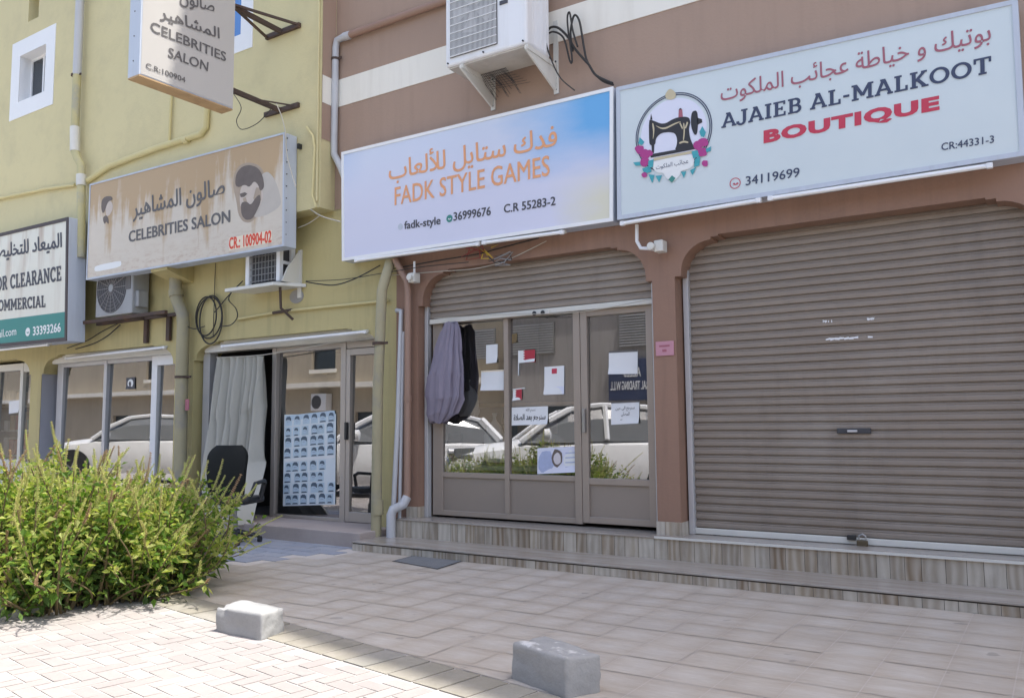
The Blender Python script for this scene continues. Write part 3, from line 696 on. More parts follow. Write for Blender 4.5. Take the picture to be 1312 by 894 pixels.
def win(h, bw, mat, frame_x):
    a, b, c, d = h; fr = MB()
    if bw:
        fr.box(a-bw, b+bw, YU-.012, YU+.004, d, d+bw); fr.box(a-bw, b+bw, YU-.012, YU+.004, c-bw, c)
        fr.box(a-bw, a, YU-.012, YU+.004, c, d); fr.box(b, b+bw, YU-.012, YU+.004, c, d)
    g = YU+.26; t = .055
    if bw:
        e = .004; fr.quad((a+e, YU, c), (a+e, YU, d), (a+e, g, d), (a+e, g, c)); fr.quad((b-e, YU, c), (b-e, g, c), (b-e, g, d), (b-e, YU, d)); fr.quad((a, YU, d-e), (b, YU, d-e), (b, g, d-e), (a, g, d-e)); fr.quad((a, YU, c+e), (a, g, c+e), (b, g, c+e), (b, YU, c+e))
    fr.box(a, b, g-.03, g+.03, d-t, d); fr.box(a, b, g-.03, g+.03, c, c+t); fr.box(a, a+t, g-.03, g+.03, c+t, d-t); fr.box(b-t, b, g-.03, g+.03, c+t, d-t)
    if frame_x: fr.box(frame_x-.03, frame_x+.03, g-.035, g+.03, c+t, d-t)
    w = part('window', fr, M['white'], yb)
    part('window_pane', MB().box(a+t, b-t, g-.005, g+.005, c+t, d-t), mat, w)
win(W1, .355, M['winglass'], (W1[0]+W1[1])/2); win(W2, 0, M['winglass'], None); win(W3, .30, M['blueglass'], -11.9)
mb = MB()
for a, b in ((-13.30, -12.77), (-18.25, -17.82), (-34, -22.4)):
    mb.quad((a, YG, 0), (b, YG, 0), (b, YG, 3.0), (a, YG, 3.0)); mb.quad((a, YG, 0), (a, YG, 3.0), (a, 9.75, 3.0), (a, 9.75, 0))
    if abs(b+17.82) > .01: mb.quad((b, YG, 0), (b, 9.75, 0), (b, 9.75, 3.0), (b, YG, 3.0))
mb.quad((-8.40, YG, 0), (-8.08, YG, 0), (-8.08, YG, 3.0), (-8.40, YG, 3.0)); mb.quad((-8.40, YG, 0), (-8.40, YG, 3), (-8.40, 9.75, 3), (-8.40, 9.75, 0))
mb.quad((-8.08, YG, 0), (-8.08, 9.75, 0), (-8.08, 9.75, 5.02), (-8.08, YG, 5.02))
for a, b, zs, zt in ((-12.77, -8.40, 2.83, 3.14), (-17.82, -13.30, 2.80, 3.17), (-22.4, -18.25, 2.80, 3.17)):
    arch_bay(mb, a, b, zs, zt, 5.02, YG, 9.75, .66, .04)
for a, b in ((-13.30, -12.77), (-18.25, -17.82), (-34, -22.4), (-8.40, -8.08)):
    z0 = 3.0 if True else 0; mb.quad((a, YG, z0), (b, YG, z0), (b, YG, 5.02), (a, YG, 5.02))
for a, zs in ((-12.77, 2.83), (-8.40, 2.83), (-17.82, 2.8), (-13.30, 2.8)):
    pass
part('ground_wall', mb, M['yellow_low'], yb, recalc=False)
part('painted_return', MB().quad((-17.817, YG+.005, 0), (-17.817, 9.75, 0), (-17.817, 9.75, 2.82), (-17.817, YG+.005, 2.82)), M['greypaint'], yb, recalc=False)
mb = MB()
mb.prism([(8.70, 4.50), (8.94, 5.0), (YG+.0, 5.0), (YG+.0, 4.22), (8.72, 4.38)], -13.30, -12.83, 'x'); part('corbel', mb, M['yellow_low'], yb)
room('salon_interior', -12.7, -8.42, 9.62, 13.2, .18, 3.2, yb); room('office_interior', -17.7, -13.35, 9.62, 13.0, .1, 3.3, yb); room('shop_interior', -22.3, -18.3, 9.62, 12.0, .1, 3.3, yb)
# salon front: shutter box, posts, pane and door
mb = MB(); mb.box(-12.6, -8.42, 9.34, 9.56, 2.96, 3.08); mb.box(-12.6, -8.42, 9.36, 9.56, 3.085, 3.20); part('shutter_box', mb, M['offwhite'], yb, bevel=.01)
mb = MB(); mb.box(-12.70, -12.52, 9.40, 9.56, .2, 2.96); part('guide_rail', mb, M['guide'], yb)
sfr = part('shop_front', MB().box(-10.98, -10.88, YF-.04, YF+.04, .20, 2.96).box(-10.88, -9.40, YF-.03, YF+.04, 2.88, 2.96).box(-10.88, -9.40, YF-.03, YF+.04, .20, .25).box(-9.40, -9.29, YF-.045, YF+.04, .20, 2.96).box(-9.29, -8.42, YF-.03, YF+.04, 2.86, 2.96), M['alum'], yb, bevel=.006)
pane(-10.88, -9.40, .25, 2.88, YF, sfr, TL)
sd = part('glazed_door', MB().box(-9.285, -9.20, YF-.04, YF+.03, .21, 2.85).box(-9.20, -8.46, YF-.04, YF+.03, .21, .36).box(-9.20, -8.46, YF-.04, YF+.03, 2.75, 2.85).box(-8.54, -8.45, YF-.045, YF+.03, .21, 2.85), M['alum'], yb, bevel=.006)
pane(-9.20, -8.54, .36, 2.75, YF-.01, sd, TL*1.05, tw=-.0)
part('door_handle', MB().box(-9.27, -9.22, YF-.09, YF-.04, 1.45, 1.72), M['black'], sd, bevel=.01)
# office front (white frames) and the shop at the far end
mb = MB(); mb.box(-17.6, -13.32, 9.34, 9.56, 3.0, 3.10); mb.box(-17.6, -13.32, 9.36, 9.56, 3.105, 3.2); part('shutter_box', mb, M['offwhite'], yb, bevel=.01)
of = part('shop_front', MB().box(-17.62, -17.40, YF-.03, YF+.04, .1, 3.0).box(-15.90, -15.80, YF-.04, YF+.04, .1, 3.0).box(-17.40, -15.90, YF-.03, YF+.04, 2.93, 3.0).box(-15.80, -14.30, YF-.03, YF+.04, 2.93, 3.0).box(-17.40, -15.90, YF-.03, YF+.04, .1, .25).box(-15.80, -14.30, YF-.03, YF+.04, .1, .25), M['guide'], yb, bevel=.006)
pane(-17.40, -15.90, .25, 2.93, YF, of, TL); pane(-15.80, -14.30, .25, 2.93, YF, of, TL)
od = part('glazed_door', MB().box(-14.30, -14.13, YF-.05, YF+.04, .1, 3.0).box(-13.56, -13.40, YF-.05, YF+.04, .1, 3.0).box(-14.13, -13.56, YF-.05, YF+.04, 2.82, 3.0).box(-14.13, -13.56, YF-.05, YF+.04, .1, .35), M['white'], yb, bevel=.008)
pane(-14.13, -13.56, .35, 2.82, YF-.01, od, TL)
ff = part('shop_front', MB().box(-18.66, -18.54, YF-.04, YF+.04, .1, 3.1).box(-19.12, -19.0, YF-.04, YF+.04, .1, 3.1).box(-22.3, -19.12, YF-.03, YF+.04, 2.95, 3.1).box(-22.3, -19.12, YF-.03, YF+.04, .1, 1.0).box(-19.0, -18.66, YF-.03, YF+.04, 2.9, 3.1).box(-19.0, -18.66, YF-.03, YF+.04, .1, .95).box(-20.2, -20.1, YF-.04, YF+.04, 1.0, 2.95), M['offwhite'], yb, bevel=.008)
pane(-22.3, -20.2, 1.0, 2.95, YF, ff, TL); pane(-20.1, -19.12, 1.0, 2.95, YF, ff, TL); pane(-19.0, -18.66, .95, 2.9, YF, ff, TL)
# salon step
ss = thing('salon_step', (-10.4, 8.56, 0), 'low pinkish concrete step running along below the salon door', 'step')
M['stepconc'] = paint('pinkish_step', (.40, .345, .32), .7, .12, 3, (.26, .22, .20), .4, 0)
part('step_block', MB().add([(-12.7, 8.66, -.05), (-8.115, 8.56, -.05), (-8.115, 9.62, -.05), (-12.7, 9.62, -.05), (-12.7, 8.66, .19), (-8.115, 8.56, .205), (-8.115, 9.62, .205), (-12.7, 9.62, .19)], [(3,2,1,0), (4,5,6,7), (0,1,5,4), (1,2,6,5), (2,3,7,6), (3,0,4,7)]), M['stepconc'], ss, bevel=.012)
mb = MB()
for x in (-12.0, -11.2, -10.4, -9.6, -8.8): mb.box(x-.003, x+.003, 8.53, 8.68, .0, .198)

# ------------------------------------------------------------------ sign boxes
def sign_box(name, label, cat, C4, y, y1, face, frame=.05, frame_mat=None, facename='face_panel', group=None):
    """C4 = (x,z) of bottom-left, bottom-right, top-right, top-left on the front plane y"""
    (ax, az), (bx, bz), (cx, cz), (dx, dz) = C4
    t = thing(name, ((ax+bx)/2, (y+y1)/2, min(az, bz)), label, cat, group)
    part('casing', MB().prism(C4, y+.004, y1, 'y'), M['casing'], t, bevel=.01)
    def lerp(u, v):
        p = Vector((ax, az))*(1-u) + Vector((bx, bz))*u; q = Vector((dx, dz))*(1-u) + Vector((cx, cz))*u
        return p*(1-v)+q*v
    L, Hh = bx-ax, dz-az; fu, fv = frame/L, frame/Hh
    pts = [lerp(fu, fv), lerp(1-fu, fv), lerp(1-fu, 1-fv), lerp(fu, 1-fv)]
    part(facename, MB().add([(p.x, y-.002, p.y) for p in pts], [(0, 1, 2, 3)], [[(0, 0), (1, 0), (1, 1), (0, 1)]]), face, t, recalc=False)
    o = [lerp(0, 0), lerp(1, 0), lerp(1, 1), lerp(0, 1)]; mb = MB()
    for k in range(4):
        a, b, c, d = o[k], o[(k+1) % 4], pts[(k+1) % 4], pts[k]
        mb.prism([(a.x, a.y), (b.x, b.y), (c.x, c.y), (d.x, d.y)], y-.014, y+.003, 'y')
    part('frame', mb, frame_mat or M['casing'], t)
    return t
YS1 = 9.0
sa = sign_box('shop_sign', 'lavender lightbox sign lettered FADK STYLE GAMES over the half open shutter', 'sign', [(-8.93, 4.12), (-4.425, 4.09), (-4.385, 5.757), (-8.965, 5.80)], YS1, 9.24, M['faceA'], .045, M['white'])
lettering('فدك ستايل للألعاب', (498.4, 238.1), (714.4, 195.1), (498.4, 202.5), M['orange'], sa, y=YS1, ar=True, bold=.012)
lettering('FADK STYLE GAMES', (505.9, 263.7), (704.8, 225.2), (505.9, 240.3), M['orange'], sa, y=YS1, bold=.010)
lettering('fadk-style', (518.2, 297.2), (564.9, 290.8), (518.2, 283.8), M['darkgrey'], sa, y=YS1, bold=.025)
lettering('36999676', (581.3, 283.4), (629.3, 276), (581.3, 272.4), M['darkgrey'], sa, y=YS1, bold=.025)
lettering('C.R 55283-2', (645.8, 273.3), (712.2, 263.1), (645.8, 262.3), M['darkgrey'], sa, y=YS1, bold=.025)
def icon(px, py, r, y, mat, parent, name, hand=None, handmat=None, ringonly=False):
    c = at(px, py, y=y); mb = MB()
    if ringonly: mb.ring((c.x, c.z), r*.86, r, y-.007)
    else: mb.disc((c.x, y-.006, c.z), r, 'y', 24, .003)
    ic = part(name, mb, mat, parent)
    if hand:
        pts = []
        for k in range(9):
            a = math.radians(200+k*17); pts.append((c.x+math.cos(a)*r*.42+r*.12, y-.0105, c.z+math.sin(a)*r*.42+r*.16))
        rr = [r*.17, r*.2, r*.13, r*.1, r*.1, r*.1, r*.13, r*.2, r*.17]
        mb = MB()
        for i in range(8):
            a, b = Vector(pts[i]), Vector(pts[i+1]); d = (b-a).normalized(); n = Vector((-d.z, 0, d.x))
            mb.quad(a+n*rr[i], b+n*rr[i+1], b-n*rr[i+1], a-n*rr[i])
        part('handset', mb, handmat, ic, recalc=False)
icon(576.2, 280.2, .052, YS1, M['teal'], sa, 'phone_icon', True, M['white_print'])
icon(513.3, 290.5, .045, YS1, M['casing'], sa, 'profile_icon')

sb = sign_box('shop_sign', 'wide pale blue boutique lightbox sign with a sewing machine emblem', 'sign', [(-4.365, 4.095), (-.165, 4.105), (-.15, 5.618), (-4.345, 5.735)], YS1, 9.24, M['faceB'], .05, M['casing'])
lettering('بوتيك و خياطة عجائب الملكوت', (923.6, 136.2), (1269.9, 59.3), (923.6, 108.9), M['plum'], sb, y=YS1, ar=True, bold=.006)
lettering('AJAIEB AL-MALKOOT', (924.5, 166.2), (1270.5, 95.4), (924.5, 146.2), M['navy'], sb, y=YS1, slab=True)
lettering('BOUTIQUE', (978.5, 187.3), (1204, 144.4), (978.5, 167.6), M['rose'], sb, y=YS1, bold=.055, spacing=1.12)
lettering('CR:44331-3', (1206.2, 193.3), (1273.7, 183.3), (1206.2, 183.9), M['navy'], sb, y=YS1, bold=.01)
lettering('34119699', (955.6, 238.2), (1024.7, 226.6), (955.6, 226.6), M['navy'], sb, y=YS1, bold=.012)
icon(942.1, 235.1, .062, YS1, M['rose'], sb, 'phone_icon', True, M['rose'], ringonly=True)
# emblem
c0 = at(862.5, 170.5, y=YS1); RX = (at(911.3, 170.5-9, y=YS1).x-at(813.2, 170.5+5, y=YS1).x)/2
eb = part('emblem', MB().ring((c0.x, c0.z), RX*.93, RX*.955, YS1-.008, 64).ring((c0.x, c0.z), RX*.975, RX, YS1-.008, 64), M['navy'], sb, recalc=False)
part('emblem_field', MB().disc((c0.x, YS1-.005, c0.z), RX*.86, 'y', 48, .003), M['lilac'], eb)
def Z3(pts, lift, mat, name, parent=None):      # coordinates read off an enlargement of the emblem
    return flat_poly([(790+a*.2013, 100+b*.2013) for a, b in pts], YS1, mat, parent or eb, name, lift)
mach = Z3([(208,270),(222,268),(300,300),(370,258),(430,247),(465,255),(472,285),(468,300),(462,330),(470,385),(488,428),(500,448),(370,466),(385,430),(388,390),(375,355),(340,346),(285,352),(252,385),(248,430),(212,432),(208,380)], .010, M['ink'], 'sewing_machine', sb)
Z3([(215,488),(500,437),(503,455),(220,510)], .0105, M['ink'], 'machine_bed', mach)
Z3([(222,228),(230,268),(216,268)], .011, M['ink'], 'thread_post', mach); Z3([(224,430),(242,430),(240,480),(228,480)], .011, M['ink'], 'needle_bar', mach)
Z3([(482,215),(515,208),(522,280),(515,362),(497,366),(478,320),(474,265)], .0112, M['ink'], 'hand_wheel', mach); Z3([(515,255),(545,265),(548,285),(518,300)], .0112, M['ink'], 'wheel_knob', mach)
Z3([(398,205),(420,203),(424,250),(396,254)], .0112, M['plum'], 'thread_spool', mach)
Z3([(402,198),(412,194),(418,203),(398,206)], .0118, M['ink'], 'spool_cap', mach)
for pts in ([(228,290),(236,290),(244,325),(240,370),(232,400),(236,350)], [(240,300),(300,325),(380,285),(420,278),(380,295),(300,337)], [(425,290),(433,288),(438,330),(432,400),(424,400),(430,340)], [(408,285),(425,320),(420,330),(402,292)], [(450,280),(436,320),(444,325),(458,288)], [(400,412),(430,400),(460,408),(458,418),(430,412),(402,424)]):
    Z3(pts, .0115, M['gold'], 'gilding', mach)
Z3([(235,512),(488,464),(492,480),(240,530)], .011, M['gold'], 'cartouche_trim')
cart = Z3([(240,530),(488,482),(497,520),(490,560),(462,582),(410,592),(408,618),(358,668),(312,632),(300,604),(262,606),(236,582),(230,555)], .0105, M['white_print'], 'cartouche', sb)
lettering('عجائب الملكوت', (841, 219.2), (882.5, 211), (841, 211.8), M['navy'], sb, y=YS1, ar=True, lift=.013)
Z3([(355,622),(378,640),(355,668),(332,648)], .0125, M['teal'], 'cartouche_gem'); Z3([(310,110),(330,78),(345,72),(362,80),(382,104),(375,132),(348,142),(318,136)], .012, M['gold'], 'crest')
rnd = random.Random(3)
def blob(cx, cy, r, mat, name, lift, n=9):
    pts = [(cx+math.cos(2*math.pi*k/n)*r*rnd.uniform(.72, 1.15), cy+math.sin(2*math.pi*k/n)*r*rnd.uniform(.72, 1.15)) for k in range(n)]
    Z3(pts[::-1], lift, mat, name)
for q, (x, y, r) in enumerate(((150,458,32),(185,490,34),(180,540,32),(215,480,20),(555,412,38),(520,432,32),(548,475,34),(565,545,24),(180,620,20))): blob(x, y, r, M['magenta'], 'printed_flower', .012+q*.0004)
for q, (pts) in enumerate(([(108,540),(150,535),(160,560),(125,562)],[(150,380),(180,410),(165,430),(140,420)],[(165,580),(215,560),(225,600),(180,610)],[(205,615),(245,620),(230,672)],[(250,625),(292,622),(274,668)],[(500,520),(535,500),(530,560),(495,570)],[(470,590),(510,570),(486,622)],[(412,600),(446,596),(432,640)],[(480,470),(520,462),(528,505),(490,515)],[(530,345),(548,310),(572,350),(560,380),(540,375)],[(570,455),(605,438),(600,470),(575,475)],[(205,530),(240,520),(235,570),(205,575)])):
    Z3(pts, .0125+q*.0003, M['bluegreen'], 'printed_leaf')

# salon sign on the upper wall
YS2 = 8.685
sl2 = sign_box('shop_sign', 'rust streaked beige CELEBRITIES SALON lightbox sign flat on the yellow wall', 'sign', [(-15.275, 4.44), (-9.855, 4.41), (-9.875, 6.205), (-15.27, 6.285)], YS2, 8.93, M['faceS'], .03, M['casing'])
lettering('صالون المشاهير', (170.5, 284.9), (288.6, 256.7), (170.5, 256.7), M['greyprint'], sl2, y=YS2, ar=True, bold=.02)
lettering('CELEBRITIES SALON', (165.1, 310.9), (295.6, 284.9), (165.1, 296.4), M['greyprint'], sl2, y=YS2, bold=.03)
Zs = lambda pts, lift, mat, name, par=sl2: flat_poly([(80+a*.2685, 160+b*.2685) for a, b in pts], YS2, mat, par, name, lift)
Zs([(795,540),(1000,502),(1002,562),(797,600)], .004, M['halo'], 'number_sticker')
lettering('CR.: 100904-02', (293.8, 319.8), (348.3, 310.8), (293.8, 304.6), M['redprint'], sl2, y=YS2, bold=.035)
Zs([(157,672),(275,648),(283,655),(280,678),(160,702),(152,692)], .004, M['white_print'], 'torn_patch')
M['portrait_d'] = paint('faded_brown_portrait_print', (.15, .12, .105), .6, .3, 8); M['portrait_m'] = paint('pale_portrait_print', (.56, .49, .43), .6, .12, 8); M['portrait_s'] = paint('grey_portrait_print', (.50, .46, .41), .6, .1, 6)
pm = Zs([(905,300),(970,215),(1010,250),(1040,330),(1045,390),(960,440),(900,440)], .003, M['portrait_s'], 'portrait_shoulder')
Zs([(850,300),(880,270),(930,270),(955,310),(960,350),(930,420),(890,440),(860,420),(846,370)], .0045, M['portrait_m'], 'portrait_face')
M['portrait_h'] = paint('mid_portrait_print', (.40, .32, .245), .6, .2, 8)
Zs([(815,300),(818,235),(845,192),(892,178),(945,195),(970,245),(976,305),(955,345),(960,390),(930,440),(895,470),(860,462),(838,425),(832,370)], .0025, M['portrait_h'], 'portrait_halo')
Zs([(925,300),(950,300),(950,360),(925,385),(912,350)], .0052, M['portrait_h'], 'portrait_shade'); Zs([(862,352),(876,345),(884,372),(868,378)], .0053, M['portrait_h'], 'portrait_nose'); Zs([(898,290),(912,286),(918,318),(906,330)], .0066, M['portrait_m'], 'portrait_ear')
Zs([(825,290),(828,240),(850,205),(890,190),(935,205),(958,245),(965,300),(945,320),(935,285),(915,268),(895,300),(870,285),(845,300)], .006, M['portrait_d'], 'portrait_hair')
Zs([(852,372),(880,365),(900,385),(925,345),(945,330),(948,370),(925,420),(905,452),(875,455),(855,430)], .006, M['portrait_d'], 'portrait_beard')
Zs([(848,330),(872,322),(884,330),(868,345),(852,346)], .0065, M['portrait_d'], 'portrait_eye')
Zs([(205,370),(225,358),(240,375),(242,400),(228,430),(208,440)], .0045, M['portrait_m'], 'portrait_face')
Zs([(186,400),(188,360),(205,342),(235,340),(243,358),(222,365),(212,385),(204,412),(194,425)], .006, M['portrait_d'], 'portrait_hair'); Zs([(195,440),(212,430),(222,450),(222,478),(210,460),(204,476),(196,462)], .006, M['portrait_d'], 'portrait_collar')
mb = MB()
for k in range(9):
    z = 4.6+k*.19; mb.disc((-9.862, 8.72, z), .010, 'x', 8, .012)
part('rivets', mb, M['black'], sl2)
part('junction_box', MB().box(-9.80, -9.76, 8.86, 8.93, 5.98, 6.06), M['black'], sl2)

# clearance sign at the far left
YS3 = 8.55
cs = sign_box('shop_sign', 'cream CLEARANCE COMMERCIAL sign with a green phone strip and dark edging', 'sign', [(-20.6, 3.36), (-15.62, 3.30), (-15.735, 5.69), (-20.6, 5.75)], YS3, 8.90, M['faceC'], .07, paint('dark_sign_edge', (.07, .055, .055), .6, .1))
part('green_strip', MB().quad((-20.53, YS3-.004, 3.43), (-15.70, YS3-.004, 3.372), (-15.73, YS3-.004, 3.86), (-20.53, YS3-.004, 3.92)), M['teal'], cs, recalc=False)
lettering('الميعاد للتخليص', (-9, 337.6), (79.9, 322.9), (-9, 314.4), M['darkgrey'], cs, y=YS3, ar=True, bold=.03)
lettering('FOR CLEARANCE', (-10, 374.5), (79, 360), (-10, 356.0), M['darkgrey'], cs, y=YS3, slab=True, fat=1.25)
lettering('COMMERCIAL', (-8, 399.7), (58.6, 393.8), (-8, 384.8), M['darkgrey'], cs, y=YS3, slab=True, fat=1.25)
lettering('33393266', (42.5, 430), (78.3, 425.2), (42.5, 418.6), M['white_print'], cs, y=YS3, bold=.03)
lettering('gmail.com', (-11, 437.5), (21.3, 432.3), (-11, 424.5), M['white_print'], cs, y=YS3, bold=.01)
icon(35.9, 425.2, .085, YS3, M['white_print'], cs, 'phone_icon', True, M['teal'])

# hanging sign across the pavement
XH = -10.13
hs = thing('hanging_sign', (-10.25, 8.94, 6.37), 'tall white CELEBRITIES SALON box sign projecting from the yellow wall on rusty brackets', 'sign')
part('casing', MB().box(-10.395, XH-.004, 6.375, 7.905, 6.385, 9.35), M['casing'], hs, bevel=.008)
part('face_panel', MB().quad((XH, 6.40, 6.40), (XH, 7.90, 6.40), (XH, 7.90, 9.34), (XH, 6.40, 9.34)), M['faceH'], hs, recalc=False)
part('base_board', MB().box(-10.39, XH-.006, 6.38, 7.90, 6.365, 6.387), M['plywood'], hs)
for s, a, b, c in (('C.R:100904', (186.5, 87.7), (237.3, 106.5), (186.5, 80.5)), ('SALON', (214.6, 73.4), (266, 92.2), (215.8, 60.9)), ('CELEBRITIES', (192.2, 40.3), (289.2, 79.7), (192.6, 27.2))):
    lettering(s, a, b, c, M['greyprint'], hs, x=XH, bold=.018)
lettering('المشاهير', (204.2, 27), (281.2, 54.5), (204.2, 7.4), M['greyprint'], hs, x=XH, ar=True, bold=.02)
lettering('صالون', (229.8, 8.5), (274.6, 21.5), (229.8, -13), M['greyprint'], hs, x=XH, ar=True, bold=.02)
for z, fan in ((8.02, True), (6.71, False)):
    mb = MB(); mb.bar((-10.62, 8.91, z), (-9.83, 8.91, z), .05, .075); mb.bar((-10.25, 8.90, z), (-10.25, 7.90, z+.02), .055, .07)
    if fan: mb.bar((-10.58, 8.90, z-.02), (-10.27, 7.95, z+.04), .035); mb.bar((-9.88, 8.90, z+.02), (-10.23, 7.95, z+.04), .035)
    else: mb.bar((-9.92, 8.90, z), (-10.2, 8.4, z), .02)
    part('bracket', mb, M['rust'], hs)
mb = MB()
for y in (6.42, 6.42):
    for k in range(7): mb.disc((-10.27, 6.372, 6.6+k*.35), .009, 'y', 6, .006)
part('screws', mb, M['rust'], hs)

# ------------------------------------------------------------------ lamps under the signs
def batten(a, b, label, r=.022, mat='tube', y=None):
    a, b = Vector(a), Vector(b); d = (b-a).normalized(); t = thing('tube_light', (a+b)/2, label, 'lamp', 'tube lights over the shop fronts')
    part('tube', MB().tube([a+d*.05, b-d*.05], r, 10), M[mat], t, smooth=True)
    part('fitting', MB().bar(a+Vector((0, .045, .015)), b+Vector((0, .045, .015)), .06, .035), M['offwhite'], t)
    for q, s in ((a, 1), (b, -1)): part('end_cap', MB().bar(q, q+d*s*.055, .052), M['white'], t, bevel=.006)
P = lambda px, py, y: at(px, py, y=y)
batten(P(455, 334, 8.98), P(614, 312.5, 8.98), 'tube light under the lavender games sign nearer the drainpipes')
batten(P(618, 311.5, 8.98), P(722, 297.5, 8.98), 'tube light under the lavender games sign nearer the brown pillar')
batten(P(795, 287, 8.97), P(975, 256.5, 8.97), 'tube light under the boutique sign beside the security camera')
batten(P(984, 255, 8.97), P(1272, 212, 8.97), 'long tube light below the boutique sign over the closed shutter')
batten(P(284, 444, 9.2), P(470, 425, 9.2), 'tube light over the salon doorway')
batten(P(84, 459, 9.2), P(212, 445, 9.2), 'tube light over the office window with white frames')
batten(P(-6, 449, 8.62), P(62, 441.5, 8.62), 'tube light hanging beneath the cream clearance sign')

# ------------------------------------------------------------------ air conditioners
def arc(c, r, a0, a1, n, f): return [f(c, r, math.radians(a0+(a1-a0)*k/n)) for k in range(n+1)]
x0, x1, y0, y1, z0, z1 = -6.60, -5.325, 8.50, 9.08, 6.36, 7.75
ac = thing('air_conditioner', (-5.95, 8.8, 6.36), 'white outdoor air conditioner unit on steel brackets above the games sign', 'air conditioner')
part('casing', MB().box(x0, x1, y0+.012, y1, z0+.012, z1), M['acwhite'], ac, bevel=.03)
part('base_pan', MB().box(x0+.04, x1-.03, y0+.05, y1-.02, z0-.012, z0+.010), M['acunder'], ac)
gx0, gx1, gz0, gz1 = -6.515, -5.76, 6.47, 7.65
part('fan_recess', MB().quad((gx0, y0+.006, gz0), (gx1, y0+.006, gz0), (gx1, y0+.006, gz1), (gx0, y0+.006, gz1)), M['fan_dark'], ac, recalc=False)
mb = MB()
for k in range(38): x = gx0+.01+k*(gx1-gx0-.02)/37; mb.bar((x, y0-.012, gz0), (x, y0-.012, gz1), .006)
for k in range(12): z = gz0+.01+k*(gz1-gz0-.02)/11; mb.bar((gx0, y0-.018, z), (gx1, y0-.018, z), .008)
part('fan_grille', mb, M['white'], ac)
mb = MB()
for k in range(5):
    a = 2*math.pi*k/5+.3; c = Vector(((gx0+gx1)/2, y0+.0, (gz0+gz1)/2)); pts = []
    mb.quad(c+Vector((math.cos(a)*.06, .002, math.sin(a)*.06)), c+Vector((math.cos(a+.1)*.34, .002, math.sin(a+.1)*.34)), c+Vector((math.cos(a+.8)*.34, .002, math.sin(a+.8)*.34)), c+Vector((math.cos(a+.9)*.06, .002, math.sin(a+.9)*.06)))
part('fan_blades', mb, M['fins'], ac, recalc=False)
mb = MB()
for x, z in ((x0+.05, z0+.05), (x0+.62, z0+.06), (x1-.05, z0+.05), (gx0+.03, gz0+.03), (gx1-.03, gz0+.03)): mb.disc((x, y0+.003, z), .011, 'y', 8, .02)
part('screws', mb, M['black'], ac)
mb = MB()
for k in range(10): y = y0+.16+k*.035; mb.box(x1-.002, x1+.006, y, y+.012, z0+.06, z1-.3)
part('side_ribs', mb, M['acwhite'], ac)
lettering('OGE', (645, 4.6), (655.5, 1.2), (644.6, -3), M['darkgrey'], ac, y=y0, bold=.03) if False else None
part('badge', MB().box(-5.72, -5.6, y0-.001, y0+.01, 6.97, 7.02), M['darkgrey'], ac)
for bx, mid in ((-6.33, 0), (-5.325, 0)):
    mb = MB(); mb.box(bx-.035, bx+.035, YB-.025, YB-.004, 5.96, 6.95); mb.bar((bx, YB-.03, z0-.04), (bx, y0+.0, z0-.04), .05, .06)
    mb.prism([(y0-.02, z0-.03), (YB-.03, z0-.07), (YB-.03, 6.02), (YB-.06, 5.99), (y0-.02, z0-.075)], bx-.012, bx+.012, 'x')
    b = part('wall_bracket', mb, M['offwhite'], ac)
    mb = MB()
    for k in range(6): mb.disc((bx, YB-.027, 6.02+k*.075), .013, 'y', 8, .006)
    part('bolt_holes', mb, M['fan_dark'], b)
mb = MB()
for k in range(26):
    x = -6.45+k*.022; mb.bar((x, 8.9, z0-.02), (x+.05, YB-.05, z0-.19+.1*math.sin(k*.7)), .004)
for k in range(8): mb.bar((-6.45, 8.9+k*.04, z0-.03-k*.012), (-5.9+.03*k, 8.9+k*.04, z0-.03-k*.02), .004)
part('torn_mesh', mb, M['fan_dark'], ac)

# unit under the salon sign
ac2 = thing('air_conditioner', P(150, 400, 9.0), 'weathered grey outdoor air conditioner with a round fan hanging beneath the salon sign', 'air conditioner')
a, b = P(121, 408, 8.85), P(168, 400, 8.85); zb = .5*(a.z+b.z); L = b.x-a.x
part('casing', MB().box(a.x, b.x, 8.862, 9.2, zb, zb+1.15), M['acold'], ac2, bevel=.02)
cx, cz = a.x+.50*L, zb+.52
part('fan_recess', MB().disc((a.x+.48*L-.05, 8.858, cz), .47, 'y', 36, .008), M['fan_dark'], ac2)
mb = MB()
for k in range(7): mb.ring((a.x+.48*L-.05, cz), .07+k*.065, .076+k*.065, 8.846, 36)
for k in range(16):
    an = 2*math.pi*k/16; mb.bar((a.x+.48*L-.05+math.cos(an)*.06, 8.848, cz+math.sin(an)*.06), (a.x+.48*L-.05+math.cos(an)*.46, 8.848, cz+math.sin(an)*.46), .008)
part('fan_grille', mb, M['fins'], ac2, recalc=False)
part('hub', MB().disc((a.x+.48*L-.05, 8.846, cz), .07, 'y', 16, .01), M['acold'], ac2)
part('rating_label', MB().box(a.x+.83*L, a.x+.95*L, 8.852, 8.862, zb+.45, zb+.85), M['greyprint'], ac2)
part('side_box', MB().box(b.x-.004, b.x+.10, 8.92, 9.12, zb+.12, zb+.42), M['acold'], ac2, bevel=.015)
mb = MB(); p, q = P(104, 407, 8.84), P(228, 413, 8.84)
mb.bar((p.x, 8.88, zb-.06), (b.x+1.0, 8.88, zb-.06), .06); mb.bar((p.x, 9.17, zb-.06), (b.x+1.0, 9.17, zb-.06), .06)
for xx in (a.x+.95*L, b.x+.62): mb.bar((xx, 9.2, zb-.06), (xx, 9.2, zb-.52), .10, .05); mb.bar((xx, 8.86, zb-.06), (xx, 9.22, zb-.06), .06)
part('angle_frame', mb, M['rust'], ac2)

